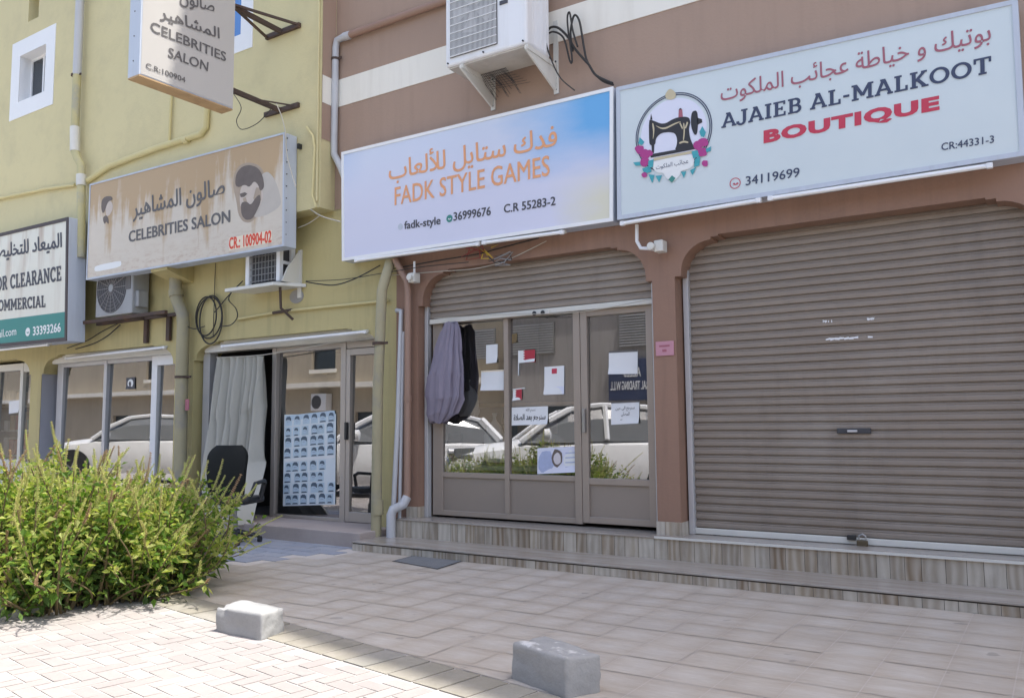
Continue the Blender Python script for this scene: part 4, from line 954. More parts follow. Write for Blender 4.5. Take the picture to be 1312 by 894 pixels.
# window unit in its cage
a = P(316, 365, 8.95); b = P(357, 361, 8.95)
ac3 = thing('air_conditioner', (a.x, 9.1, a.z-.1), 'caged window air conditioner on a white tray above the salon doorway', 'air conditioner')
X0, X1, ZB = a.x, b.x+.03, .5*(a.z+b.z)
part('cabinet', MB().box(X0+.05, X1-.05, 8.99, 9.30, ZB+.02, ZB+.80), M['fan_dark'], ac3)
mb = MB()
for k in range(10): x = X0+.05+k*(X1-X0-.1)/9; mb.bar((x, 8.955, ZB+.03), (x, 8.955, ZB+.76), .009)
for k in range(8): z = ZB+.05+k*.1; mb.bar((X0+.04, 8.96, z), (X1-.04, 8.96, z), .009)
part('cage_mesh', mb, M['steel'], ac3)
mb = MB()
for x in (X0+.03, X1-.03): mb.box(x-.04, x+.04, 8.93, 9.0, ZB, ZB+.82)
mb.box(X1-.03, X1+.02, 9.16, 9.24, ZB, ZB+.82)
for z in (ZB, ZB+.28, ZB+.56): mb.box(X1-.02, X1+.012, 9.0, 9.16, z, z+.05)
part('cage_frame', mb, M['white'], ac3)
t0 = P(296, 373, 8.80); t1 = P(349, 362, 8.80)
mb = MB(); mb.prism([(X0-.36, 8.80), (X1+.02, 8.80), (X1+.28, YG-.01), (X0-.16, YG-.01)], ZB-.09, ZB-.035, 'z'); part('tray', mb, M['offwhite'], ac3, bevel=.006)
mb = MB(); mb.prism([(8.86, ZB-.03), (YG-.03, ZB-.03), (YG-.03, ZB+.52), (9.14, ZB+.42), (8.97, ZB+.2)], X1+.13, X1+.15, 'x'); mb.box(X1+.10, X1+.18, YG-.03, YG-.004, ZB-.25, ZB+.52); part('side_gusset', mb, M['offwhite'], ac3)
part('drain_pipe', MB().tube([(X1-.05, 9.0, ZB-.09), (X1-.05, 9.02, ZB-.42), (X1+.06, 9.18, ZB-.60)], .022), M['rust'], ac3)
part('mortar_patch', MB().disc((X1+.06, YG-.006, ZB-.22), .16, 'y', 14, .01, .7), M['stone'], ac3)

# ------------------------------------------------------------------ pipes
def pipe(label, pts, r, mat, joints=(), clamps=(), name='drainpipe', n=12, group=None, jm=None):
    t = thing(name, Vector(pts[-1]), label, 'pipe', group)
    part('pipe', MB().tube(pts, r, n), M[mat], t, smooth=True)
    for (a, b) in joints: part('socket', MB().tube([a, b], r*1.16, n), M[jm or mat], t, smooth=True)
    for c in clamps:
        part('clamp', MB().tube([Vector(c)+Vector((0, 0, -.02)), Vector(c)+Vector((0, 0, .02))], r*1.12, n).box(c[0]-r*1.5, c[0]+r*2.2, c[1]+.0, c[1]+.02, c[2]-.018, c[2]+.018), M['rust'], t)
    return t
yP = 8.80
pts = [(P(102, -60, yP))]+[P(a, b, yP) for a, b in ((101, 60), (96, 165), (96, 190), (99, 203), (104, 212), (104, 285), (104, 330))]
x_ = pts[1].x; pts[0] = Vector((pts[1].x, yP, 13)); 
pts = [Vector((pts[2].x+ (0.0), yP, p.z)) if i < 4 else p for i, p in enumerate(pts)]
up = pipe('grey and cream stained drainpipe climbing the upper yellow wall past the small window', pts, .078, 'pipe_old', [(P(96, 163, yP), P(96, 194, yP)), (P(104, 224, yP), P(104, 238, yP))], [P(97, 97, yP)], jm='offwhite')
part('upper_section', MB().tube([Vector((pts[2].x, yP, at(97, 97, y=yP).z)), Vector((pts[2].x, yP, 13))], .081, 12), M['pipe_grey'], up, smooth=True)
yL = 9.08
pipe('thick yellow drainpipe with a kink beside the salon pillar', [P(225, 352, yL), P(225, 378, yL), P(228, 388, yL), P(234, 402, yL), P(235, 415, yL), P(233, 480, yL), P(231, 600, yL), Vector((P(231, 600, yL).x, yL, 0))], .108, 'pipe_tan', [(P(225, 372, yL), P(226, 380, yL))], [P(233, 483, yL)])
yR = 8.93
x_ = -8.14
pipe('fat weathered yellow drainpipe standing where the two buildings meet', [(x_+.05, 9.13, 4.05), (x_+.02, 8.98, 3.6), (x_, yR, 2.2), (x_-.02, yR, Z1)], .076, 'pipe_tan', [((x_, yR, .42), (x_, yR, .62))], [(x_, yR, 2.83)])
pipe('slim grey conduit leaning behind the fat yellow drainpipe', [(-7.97, 9.05, Z1), (-7.93, 9.12, 1.8), (-7.91, 9.16, 3.3), (-8.02, 9.19, 3.32)], .035, 'pipe_grey')
pipe('thin grey pipe upright against the wall joint', [(-7.90, 9.12, Z1), (-7.88, 9.18, 3.0)], .025, 'pipe_grey')
pd = pipe('brown painted pipe ending in a grey elbow beside the left pillar', [(-7.98, 9.10, 4.06), (-7.80, 9.15, 3.72), (-7.775, 9.15, 3.6), (-7.775, 9.15, .75), (-7.775, 9.13, .62)], .05, 'pipe_brown', [((-7.775, 9.15, 2.0), (-7.775, 9.15, 2.09))])
part('elbow', MB().tube([(-7.775, 9.14, .66), (-7.79, 9.08, .56), (-7.89, 8.98, .50), (-7.91, 8.96, .42), (-7.91, 8.96, Z1)], .065, 12), M['pipe_grey'], pd, smooth=True)
yW = YB-.07
pb = pipe('grey drain pipe bending down the edge of the brown wall over the games sign', [P(449, 45, yW), P(440, 48, yW), P(432, 52, yW), P(430, 62, yW), P(428, 180, yW), P(428, 198, yW), P(436, 213, yW), P(446, 238, yW-.02)], .055, 'pipe_grey', [(P(448, 45.3, yW), P(441, 47.6, yW))], [P(429.5, 76, yW)])
part('brown_section', MB().tube([P(449, 45, yW), P(575, 0, yW), P(640, -24, yW)], .055, 10), M['pipe_brown'], pb, smooth=True)
yQ = 8.89
M['pipe_y'] = paint('yellow_painted_pipe', (.60, .53, .27), .6, .08, 3)
pipe('pale yellow pipe running along the upper wall and turning up behind the hanging sign', [P(112, 232, yQ), P(140, 213, yQ), P(200, 190, yQ), P(257, 172, yQ), P(264, 163, yQ), P(265, 135, yQ), P(265, 60, yQ)], .055, 'pipe_y', [(P(236, 180.5, yQ), P(241, 178.5, yQ))])
pipe('short thin pipe dropping below the hanging sign onto the yellow pipe', [P(220, 110, yQ), P(216.5, 184, yQ)], .028, 'pipe_y')
pipe('thin pale pipe along the wall over the clearance sign', [P(-20, 258, yQ), P(60, 242, yQ), P(96, 237, yQ)], .032, 'pipe_y')
pipe('two bent yellow conduits on the wall right of the salon sign', [P(393, 163, yQ), P(401, 175, yQ), P(403, 190, yQ), P(400, 250, yQ), P(405, 266, yQ)], .02, 'pipe_y', name='conduit')
yC = YG-.04
pipe('thin conduit along the wall above the salon doorway', [P(303, 409, yC), P(360, 399, yC), P(497, 385, yC)], .022, 'pipe_y', [(P(350, 401, yC), P(374, 397, yC))], name='conduit', jm='rust')

# ------------------------------------------------------------------ cables
def cable(label, px, y, r, mat='cable', dy=None, group=None):
    pts = [at(a, b, y=(y if dy is None else y+dy[k])) for k, (a, b) in enumerate(px)]
    # smooth the run
    out = []
    for i in range(len(pts)-1):
        p0, p1, p2, p3 = pts[max(i-1, 0)], pts[i], pts[i+1], pts[min(i+2, len(pts)-1)]
        for k in range(6):
            t = k/6; out.append(.5*((2*p1)+(p2-p0)*t+(2*p0-5*p1+4*p2-p3)*t*t+(3*p1-p0-3*p2+p3)*t**3))
    out.append(pts[-1])
    return single('cable', MB().tube(out, r, 6), M[mat], label, 'cable', group, smooth=True)
cable('black cable looping from the white air conditioner down to the boutique sign', [(697,47),(705,36),(715,36),(727,47),(736,62),(748,76),(755,84),(764,97),(785,107)], 9.12, .016)
cable('tall black cable loop hanging on the cream band by the white air conditioner', [(698,48),(708,41),(722,49),(730,78),(733,76),(728,40),(727,22),(730,17),(734,40),(740,60)], 9.10, .013)
cable('second black cable arching over the cream band and running to the sign top', [(734,66),(731,44),(734,24),(738,20),(743,30),(748,60),(752,78),(760,92),(772,104),(786,109)], 9.13, .014)
cable('thin black wire falling from the white air conditioner to the games sign', [(690,-4),(695,20),(699,52),(706,76),(718,100),(736,116)], 9.0, .009)
cl = thing('cable_coil', P(270, 404, 9.2), 'coil of thin black cable hanging on the wall left of the caged window unit', 'cable')
mb = MB()
for k, (dx, dy, rx, ry) in enumerate(((0, 0, .40, .36), (.06, -.04, .36, .42), (-.06, .03, .33, .34))):
    c = P(268, 407, 9.2)
    mb.tube([c+Vector((dx+rx*.85*math.cos(2*math.pi*q/26), -.01*k, dy+ry*math.sin(2*math.pi*q/26))) for q in range(27)], .013, 6)
part('loops', mb, M['cable'], cl, smooth=True)
cable('black wire from the cable coil up to the caged window unit', [(275,400),(290,382),(300,371),(311,360)], 9.18, .010)
cable('wire bowing between the tray and the conduit end', [(297,374),(293,384),(302,395),(304,406),(296,416),(283,418)], 9.18, .009)
cable('wire drooping from the coil to the yellow drainpipe', [(262,418),(252,421),(244,420),(232,414)], 9.1, .009)
cable('thin vertical wire down the wall left of the caged window unit', [(276,337),(275,370),(274,400),(273,432)], 9.22, .007)
cable('black wires trailing below the grey air conditioner to the office front', [(154,416),(138,430),(120,440),(97,447)], 9.15, .012)
cable('second black wire trailing below the grey air conditioner', [(150,415),(130,425),(112,436),(86,446)], 9.17, .010)
cable('long slack wire crossing from the caged unit to the fat drainpipe', [(392,361),(410,364),(430,365),(455,357),(487,340)], 9.1, .010)
cable('upper slack wire from the caged unit toward the games sign', [(392,360),(440,358),(490,350),(540,342),(600,336)], 9.08, .006)
cable('pale wire drooping from the salon sign toward the games sign', [(382,255),(395,266),(412,277),(436,284)], 8.95, .010, 'cable_w')
cable('faint pale wire below the salon sign end', [(382,292),(396,286),(410,276)], 9.0, .007, 'cable_w')
cable('thin black wire hanging between hanging sign and lower bracket', [(299,120),(309,138),(303,155),(310,166),(330,158),(348,139)], 8.75, .007)
cable('pale wire running down from the lower rusty bracket over the salon sign', [(354,133),(361,150),(366,172),(368,200),(379,240)], 8.66, .008, 'cable_w')
cable('wire bundle slung under the games sign', [(500,345),(560,334),(610,326),(640,318),(690,305)], 9.16, .009)
cable('pale thin wire sagging across the left arch', [(498,353),(560,348),(610,344),(650,333),(700,309)], 9.19, .006, 'cable_w')
cable('thin wire stretched along the raised shutter edge', [(556,408),(640,403),(740,400),(835,383)], 9.33, .005, 'cable_w')
cable('washing line strung across the salon doorway', [(277,458),(320,456),(355,452),(440,437),(487,432)], 9.30, .008, 'cable_w')
kt = thing('wire_tangle', P(632, 328, 9.15), 'knot of coloured wires under the games sign', 'wires')
rn = random.Random(5)
for nm, col, c in (('yellow_wire', (.6, .42, .05), (625, 323)), ('black_wire', (.03, .03, .03), (640, 330)), ('red_wire', (.3, .05, .05), (607, 322)), ('grey_wire', (.3, .3, .3), (646, 333))):
    o = P(*c, 9.14); pts = [o+Vector((rn.uniform(-.18, .18), rn.uniform(-.05, .04), rn.uniform(-.10, .10))) for _ in range(9)]
    part(nm, MB().tube(pts, .008, 5), paint(nm, col, .5, 0), kt)

# security cameras
def cctv(px, py, label, flip):
    c = P(px, py, 9.1); t = thing('security_camera', c, label, 'camera', 'security cameras under the signs')
    part('housing', MB().box(c.x-.0, c.x+.115, 9.04, 9.18, c.z-.065, c.z+.072), M['offwhite'], t, bevel=.012)
    l = part('lens_hood', MB().lathe((c.x-.02 if flip else c.x+.06, 9.03, c.z), [(.042, 0), (.046, -.04), (.034, -.045)], 14, 'y'), M['offwhite'], t)
    part('lens', MB().lathe((c.x-.02 if flip else c.x+.06, 8.992, c.z), [(.028, 0), (.022, -.006)], 14, 'y'), M['black'], t)
    return t, c
t, c = cctv(840, 317, 'small white security camera on a bent arm over the middle pillar', True)
part('arm', MB().tube([P(816, 288, 9.1), P(816, 309, 9.1), P(821, 318, 9.1), P(838, 319, 9.1)], .022, 8), M['white'], t, smooth=True)
t, c = cctv(526, 357, 'small white security camera on the left pillar beside the drainpipes', False)
part('arm', MB().tube([P(531, 335, 9.12), P(531, 352, 9.12)], .016, 8), M['white'], t, smooth=True)
pl = thing('number_plate', P(853, 452, YB), 'small pink number plate on the middle brown pillar', 'plate')
a, b = P(840, 438, YB), P(865, 455, YB)
part('plate', MB().box(a.x+.005, b.x-.01, YB-.014, YB-.002, b.z, a.z), M['pink'], pl, bevel=.004)
part('plate_marks', MB().box(a.x+.05, b.x-.06, YB-.017, YB-.013, a.z-.065, a.z-.045).box(a.x+.09, b.x-.1, YB-.017, YB-.013, a.z-.125, a.z-.095), M['plum'], pl)
pk = thing('padlock', P(1106, 696, 9.44), 'brass padlock on the bottom rail of the closed shutter', 'padlock'); c = P(1106, 695, 9.44)
M['brass'] = paint('tarnished_brass', (.12, .095, .06), .5, .15, 8, metallic=.5)
part('body', MB().box(c.x-.06, c.x+.05, 9.40, 9.44, c.z-.05, c.z+.03), M['brass'], pk, bevel=.012)
part('shackle', MB().tube([(c.x-.035, 9.42, c.z+.02), (c.x-.035, 9.42, c.z+.07), (c.x, 9.42, c.z+.09), (c.x+.03, 9.42, c.z+.07), (c.x+.03, 9.42, c.z+.02)], .010, 6), M['steel'], pk)
part('hasp', MB().box(c.x-.16, c.x-.07, 9.43, 9.462, c.z+.02, c.z+.07), M['black'], pk, bevel=.006)
rn = random.Random(9)
for (a, b, c_, d, lab) in ((1058, 1118, 432, 437, 'long torn strip of white tape left on the closed shutter'), (1053, 1066, 410, 416, 'small tape scrap at the upper left of the torn strip'), (1111, 1121, 407, 413, 'small tape scrap at the upper right of the torn strip')):
    p, q = P(a, d, 9.488), P(b, c_-3, 9.488); mb = MB(); N = 10
    for k in range(N):
        xa, xb = p.x+(q.x-p.x)*k/N, p.x+(q.x-p.x)*(k+1)/N; zc = p.z+(q.z-p.z)*.5
        if rn.random() < .85: mb.quad((xa, 9.489, zc-rn.uniform(.004, .02)), (xb, 9.489, zc-rn.uniform(.004, .02)), (xb, 9.489, zc+rn.uniform(.004, .02)), (xa, 9.489, zc+rn.uniform(.004, .02)))
    single('tape_residue', mb, M['paper'], lab, 'tape', 'tape scraps on the shutter', recalc=False)

# ------------------------------------------------------------------ notices, flags and posters on the glass
def glass_y(z, y=YF, z0=1.0, k=TL/2.1): return y + max(0, z-z0)*k - .012
def hash_px(a, b): return (math.sin(a*12.9898+b*78.233)*43758.5453) % 1
def notice(px0, py0, px1, py1, label, name='paper_notice', mat='paper', cat='notice', group='paper notices on the game shop glass', drop=2, yb=YF):
    a, b = P(px0, py0, yb), P(px1, py0-drop, yb); c = P(px1, py1-drop*.6, yb); d = P(px0, py1, yb)
    m = [Vector((p.x, glass_y(p.z, yb), p.z)) for p in (d, c, b, a)]
    t = thing(name, (m[0]+m[1])/2, label, cat, group)
    N = 6; vs = []; h = (hash_px(px0, py0) - .5)
    for j in range(N+1):
        for i in range(N+1):
            u, v = i/N, j/N; p = m[0]+(m[1]-m[0])*u+(m[3]-m[0])*v; curl = .022*max(0, 1-v*3.2)*(u if h > 0 else 1-u)
            vs.append(p+Vector((0, -curl, curl*.3)))
    part('sheet', MB().add(vs, [(j*(N+1)+i, j*(N+1)+i+1, (j+1)*(N+1)+i+1, (j+1)*(N+1)+i) for j in range(N) for i in range(N)]), M[mat] if isinstance(mat, str) else mat, t, recalc=False, smooth=True)
    return t, m
def on_sheet(m, u, v, lift=.003): return m[0]+(m[1]-m[0])*u+(m[3]-m[0])*v+Vector((0, -lift, 0))
def sheet_text(t, m, s, u0, v0, u1, v1, mat='ink', ar=False, bold=.0):
    vs, fs = glyph_mesh(arabic(s) if ar else s, bold); x0 = min(v.x for v in vs); x1 = max(v.x for v in vs); z0 = min(v.y for v in vs); z1 = max(v.y for v in vs)
    part('lettering', MB().add([on_sheet(m, u0+(u1-u0)*(v.x-x0)/(x1-x0), v0+(v1-v0)*(v.y-z0)/(z1-z0), .003+v.z*.3) for v in vs], fs), M[mat], t, recalc=False)
def sheet_rect(t, m, u0, v0, u1, v1, mat, name, lift=.003):
    part(name, MB().quad(*[on_sheet(m, u, v, lift) for u, v in ((u0, v0), (u1, v0), (u1, v1), (u0, v1))]), M[mat] if isinstance(mat, str) else mat, t, recalc=False)
notice(622, 442, 636.7, 466, 'narrow blank paper, topmost sheet on the left glass pane')
t, m = notice(616, 475, 645, 501, 'wide blank paper taped on the left pane below the narrow sheet'); sheet_rect(t, m, .0, .93, 1, 1.0, 'halo', 'tape_strip')
t, m = notice(697, 470, 722.5, 506, 'white flyer with a red emblem on the middle pane'); sheet_rect(t, m, .38, .74, .64, .92, 'rose', 'flyer_emblem'); sheet_rect(t, m, .0, .0, 1, .28, 'lilac', 'flyer_foot', .002)
t, m = notice(655.6, 522, 702, 545, 'paper with flowing black calligraphy on the middle pane'); sheet_text(t, m, 'سنرجع بعد الصلاة', .06, .12, .94, .62, ar=True, bold=.02); sheet_text(t, m, 'بسم الله', .40, .70, .66, .92, ar=True)
t, m = notice(779.5, 450, 816.5, 480, 'blank white board high on the glazed door', yb=YF-.012); sheet_rect(t, m, 0, .93, 1, 1, 'greyprint', 'top_clip')
t, m = notice(783, 515, 819, 544, 'white hung board with black handwriting on the glazed door', yb=YF-.012); sheet_text(t, m, 'سنرجع الى حين', .16, .58, .84, .80, ar=True); sheet_text(t, m, 'المصلى', .36, .34, .66, .54, ar=True); sheet_rect(t, m, .34, .17, .68, .22, 'ink', 'underline'); sheet_rect(t, m, 0, .94, 1, 1, 'greyprint', 'top_clip')
def flag(px0, py0, px1, py1, label, stick=None, drop=2):
    t, m = notice(px0, py0, px1, py1, label, 'paper_flag', 'white_print', 'flag', 'little red and white flags on the game shop glass', drop)
    pts = [(1, 0), (1, 1)]
    for k in range(5): pts += [(.40, 1-k*.2), (.26, 1-k*.2-.1)]
    pts += [(.40, 0)]
    part('flag_field', MB().quad(*[on_sheet(m, u, v) for u, v in pts]), M['maroon'], t, recalc=False)
    if stick: part('stick', MB().tube([on_sheet(m, 0, 1), on_sheet(m, *stick)], .008, 6), M['white'], t)
flag(664, 449, 685, 465, 'larger red and white serrated flag on a stick', (0, -1.0))
flag(657, 499, 668.5, 514, 'smaller tilted red and white serrated flag', (1.35, .9), 4)
notice(655, 428, 661.5, 440, 'tiny green and red sticker near the top of the middle pane', 'sticker', paint('green_red_sticker', (.20, .14, .06), .6, .4, 30), 'sticker', None)
t, m = notice(689, 574, 741, 607, 'pale lilac printed poster with a drawn face low on the middle pane', 'poster', 'lilac', 'poster', None, 3)
rn = random.Random(2); vsk = []
def sheet_blob(t, m, cx, cy, rx, ry, mat, name, lift, n=12, jit=.12):
    part(name, MB().quad(*[on_sheet(m, cx+rx*math.cos(2*math.pi*k/n)*rn.uniform(1-jit, 1+jit), cy+ry*math.sin(2*math.pi*k/n)*rn.uniform(1-jit, 1+jit), lift) for k in range(n)]), M[mat] if isinstance(mat, str) else mat, t, recalc=False)
M['skinprint'] = paint('pale_face_print', (.66, .62, .64), .6, .05); M['blueprint'] = paint('soft_blue_print', (.42, .48, .68), .6, .2, 20)
sheet_blob(t, m, .22, .45, .20, .45, 'blueprint', 'blue_shape', .003); sheet_blob(t, m, .50, .60, .13, .34, 'portrait_d', 'printed_hair', .0045); sheet_blob(t, m, .50, .55, .09, .23, 'skinprint', 'printed_face', .006); sheet_blob(t, m, .82, .45, .15, .38, 'white_print', 'white_shape', .003)
for k in range(4): sheet_rect(t, m, .70+.0*k, .2+k*.18, .95, .24+k*.18, 'blueprint', 'printed_line', .005)

# haircut chart on the salon pane
a, b, c, d = P(364, 531, YF), P(430, 530, YF), P(430, 646, YF), P(363, 648, YF)
m = [Vector((p.x, glass_y(p.z, YF, .25, TL/2.63), p.z)) for p in (d, c, b, a)]
hp = thing('poster', (m[0]+m[1])/2, 'pale blue haircut chart with rows of heads on the salon window', 'poster')
M['posterblue'] = paint('faded_blue_poster', (.70, .76, .79), .45, .12, 4); M['headink'] = paint('faded_blue_black_print', (.08, .12, .17), .5, .3, 8); M['facetint'] = paint('faded_blue_face_print', (.50, .62, .72), .5, .15, 9)
part('sheet', MB().quad(*m), M['posterblue'], hp, recalc=False)
sheet_rect(hp, m, .02, .485, .98, .515, 'white_print', 'fold_line'); sheet_rect(hp, m, .03, .93, .97, .985, 'facetint', 'title_band')
hm, fm, bm_ = MB(), MB(), MB(); rn = random.Random(11)
for r in range(8):
    n = 6
    for q in range(n):
        if r in (2, 3) and q >= 4: 
            if q == 5: continue
        u, v = .095+q*.162+rn.uniform(-.01, .01), .065+r*.118+(.03 if r > 3 else 0)
        if v > .93: continue
        s = rn.uniform(.85, 1.35); u += rn.uniform(-.02, .02)
        bm_.quad(*[on_sheet(m, u+x, v+y, .0022) for x, y in ((-.066, -.05), (.066, -.05), (.066, .05), (-.066, .05))])
        fm.quad(*[on_sheet(m, u+.034*s*math.cos(k*math.pi/5), v+.030*s*math.sin(k*math.pi/5)-.006, .0036) for k in range(10)])
        hm.quad(*[on_sheet(m, u+x*s, v+y*s, .005) for x, y in ((-.042, -.004), (-.036, .012), (-.01, .014), (.02, .010), (.036, .0), (.044, .004), (.042, .026), (.02, .042), (-.02, .042), (-.042, .026))])
        if rn.random() < .7: hm.quad(*[on_sheet(m, u+x*s, v+y, .0048) for x, y in ((-.05, -.048), (.05, -.048), (.035, -.034), (-.035, -.034))])
        for ex_ in (-.014, .014): hm.quad(*[on_sheet(m, u+ex_+x, v-.004+y, .005) for x, y in ((-.006, -.002), (.006, -.002), (.006, .002), (-.006, .002))])
M['cellblue'] = paint('printed_cell_blue', (.52, .65, .73), .5, .35, 5)
part('picture_cells', bm_, M['cellblue'], hp, recalc=False); part('printed_faces', fm, M['facetint'], hp, recalc=False); part('printed_hair', hm, M['headink'], hp, recalc=False)
t, m = notice(161, 484, 172, 499, 'small oval black and white sticker on the office window', 'sticker', 'darkgrey', 'sticker', None); sheet_blob(t, m, .5, .5, .34, .36, 'white_print', 'sticker_oval', .003, 14, 0); sheet_blob(t, m, .46, .45, .13, .22, 'darkgrey', 'sticker_figure', .005, 8, .2)
p = P(241.5, 518, YG-.18); single('sticker', MB().box(p.x-.05, p.x+.05, 9.04, 9.05, p.z-.10, p.z+.09), M['plum'], 'torn pinkish sticker stuck beside the thick yellow drainpipe', 'sticker')
t, m = notice(11, 514, 24, 530, 'white paper on the shop window at the far end', group=None)

# things standing inside the game shop
def bag(px, py, w, h, y, label):
    c = P(px, py, y); t = thing('plastic_bag', c, label, 'bag', 'white plastic bags in the game shop'); prof = [(w*.42, 0), (w*.5, h*.12), (w*.48, h*.55), (w*.34, h*.72), (w*.10, h*.84), (w*.06, h*.9), (w*.12, h)]
    mb = MB(); n = 22; vs = []
    for r, z in prof:
        for k in range(n):
            a = 2*math.pi*k/n; q = r*(1+.10*math.sin(5*a+z*9)+.06*math.sin(9*a)); vs.append(c+Vector((q*math.cos(a), q*.5*math.sin(a), z)))
    mb.add(vs, [(i*n+k, i*n+(k+1) % n, (i+1)*n+(k+1) % n, (i+1)*n+k) for i in range(len(prof)-1) for k in range(n)]+[tuple(range(n-1, -1, -1))])
    part('film', mb, M['paper'], t, smooth=True)
yI = 9.95
ct = thing('counter', (-6.4, 10.2, .38), 'low display counter behind the game shop window', 'counter')
part('counter_top', MB().box(-7.5, -5.3, 9.75, 10.5, 1.02, 1.08), M['offwhite'], ct, bevel=.01); part('counter_body', MB().box(-7.45, -5.35, 9.8, 10.45, .38, 1.02), M['room'], ct)
bag(600, 533, .34, .52, 9.72, 'bulging white bag hung high behind the left pane'); bag(634, 592, .34, .70, yI, 'tall white bag standing on the counter')
for q, (px, py, w, h, mt, lab) in enumerate(((688, 556, .50, .20, 'plywood', 'brown cardboard carton on the shelf behind the middle pane'), (683, 568, .36, .20, 'lilac', 'pale carton below the brown cardboard carton'), (601, 604, .55, .14, 'white_print', 'flat white box on the counter behind the left pane'), (580, 604, .12, .16, 'teal', 'small green box on the counter corner'))):
    c = P(px, py, 10.0+.02*q); t = thing('carton', c, lab, 'box', 'boxes in the game shop window'); part('carton_body', MB().box(c.x-w/2, c.x+w/2, c.y-.12, c.y+.15, c.z, c.z+h), M[mt], t, bevel=.012); part('packing_tape', MB().box(c.x-.02, c.x+.02, c.y-.123, c.y+.153, c.z-.002, c.z+h+.003), M['halo'], t)
sh = thing('wall_shelf', (-5.6, 10.6, 1.7), 'long shelf behind the calligraphy paper', 'shelf'); p = P(690, 520, 10.6)
part('shelf_board', MB().box(p.x-1.0, p.x+.7, 10.4, 10.75, p.z, p.z+.05), M['plywood'], sh); part('shelf_bracket', MB().bar((p.x-.7, 10.7, p.z), (p.x-.7, 10.7, p.z-.25), .03).bar((p.x+.5, 10.7, p.z), (p.x+.5, 10.7, p.z-.25), .03), M['steel'], sh)
mo = thing('monitor', P(601, 545, 10.1), 'small computer monitor on the counter beside the white bag', 'monitor'); c = P(574, 585, 10.0)
part('screen', MB().box(c.x-.2, c.x+.25, c.y, c.y+.05, c.z+.05, c.z+.35), M['black'], mo, bevel=.01); part('stand', MB().lathe((c.x, c.y+.03, c.z-.05), [(.12, 0), (.12, .015), (.02, .03), (.02, .12)], 12), M['black'], mo)
# salon: dark wall mirror panels and a fire-red box in the far shop
c = P(32, 575, 10.0); t = thing('red_box', c, 'small bright red box inside the shop at the far end', 'box'); part('box_body', MB().box(c.x-.15, c.x+.12, c.y, c.y+.25, c.z, c.z+.35), M['redprint'], t, bevel=.02); part('box_lid', MB().box(c.x-.16, c.x+.13, c.y-.01, c.y+.26, c.z+.35, c.z+.40), M['black'], t, bevel=.01)
c = P(17, 500, 10.4); t = thing('monitor', c, 'black screen hanging inside the shop at the far end', 'monitor'); part('screen', MB().box(c.x-.35, c.x+.35, c.y, c.y+.06, c.z, c.z+.42), M['black'], t, bevel=.015); part('arm', MB().bar((c.x, c.y+.06, c.z+.2), (c.x, c.y+.5, c.z+.5), .05), M['steel'], t)
c = P(20, 600, 10.2); t = thing('shelf_unit', c, 'shelves of pale stock inside the shop at the far end', 'shelf')
for k in range(4):
    part('shelf_board', MB().box(c.x-1.6, c.x+1.0, 10.6, 11.0, .4+k*.6, .44+k*.6), M['offwhite'], t)
    for q in range(9):
        x = c.x-1.5+q*.27; part('stock', MB().box(x, x+.2, 10.62, 10.85, .44+k*.6, .44+k*.6+rn.uniform(.2, .45)), M[rn.choice(['paper', 'halo', 'maroon', 'teal', 'offwhite', 'plywood'])], t, bevel=.01)

# ------------------------------------------------------------------ cloths
def drape(name, label, cat, rows, folds, amp, mat, cols=90, base=None):
    """rows: list of (left point, right point, pleat depth factor)"""
    vs = []; R = 26
    def seg(i, f):
        k = f*(len(rows)-1); j = min(int(k), len(rows)-2); t = k-j; t = t*t*(3-2*t) if len(rows) > 2 else t
        return rows[j][i].lerp(rows[j+1][i], t) if i < 2 else rows[j][2]*(1-t)+rows[j+1][2]*t
    for r in range(R+1):
        f = r/R; L, Rr, a = seg(0, f), seg(1, f), seg(2, f)
        for c in range(cols+1):
            s = c/cols; w = s + .035*math.sin(s*9+f*1.5); p = L.lerp(Rr, s)+Vector((.03*noise.noise(Vector((s*5, f*4, 1))), .05*noise.noise(Vector((s*7, f*5, 2))), 0))
            dy = amp*a*(math.sin(2*math.pi*folds*w+.5*math.sin(f*3)) + .45*math.sin(2*math.pi*folds*.43*w+1.3+f*2))
            vs.append(p+Vector((.25*dy, dy, 0)))
    n = cols+1; mb = MB().add(vs, [(r*n+c, r*n+c+1, (r+1)*n+c+1, (r+1)*n+c) for r in range(R) for c in range(cols)])
    return single(name, mb, M[mat], label, cat, smooth=True, base=base, recalc=False)
drape('curtain', 'long grey white curtain hung across the open salon doorway', 'curtain',
      [(P(279, 458, 9.33), P(341, 456, 9.33), .6), (P(272, 540, 9.25), P(340, 520, 9.32), 1.0), (P(264, 610, 9.1), P(336, 590, 9.25), 1.2), (P(259, 668, 8.9), P(316, 672, 8.62), 1.0)], 8.5, .075, 'cloth')
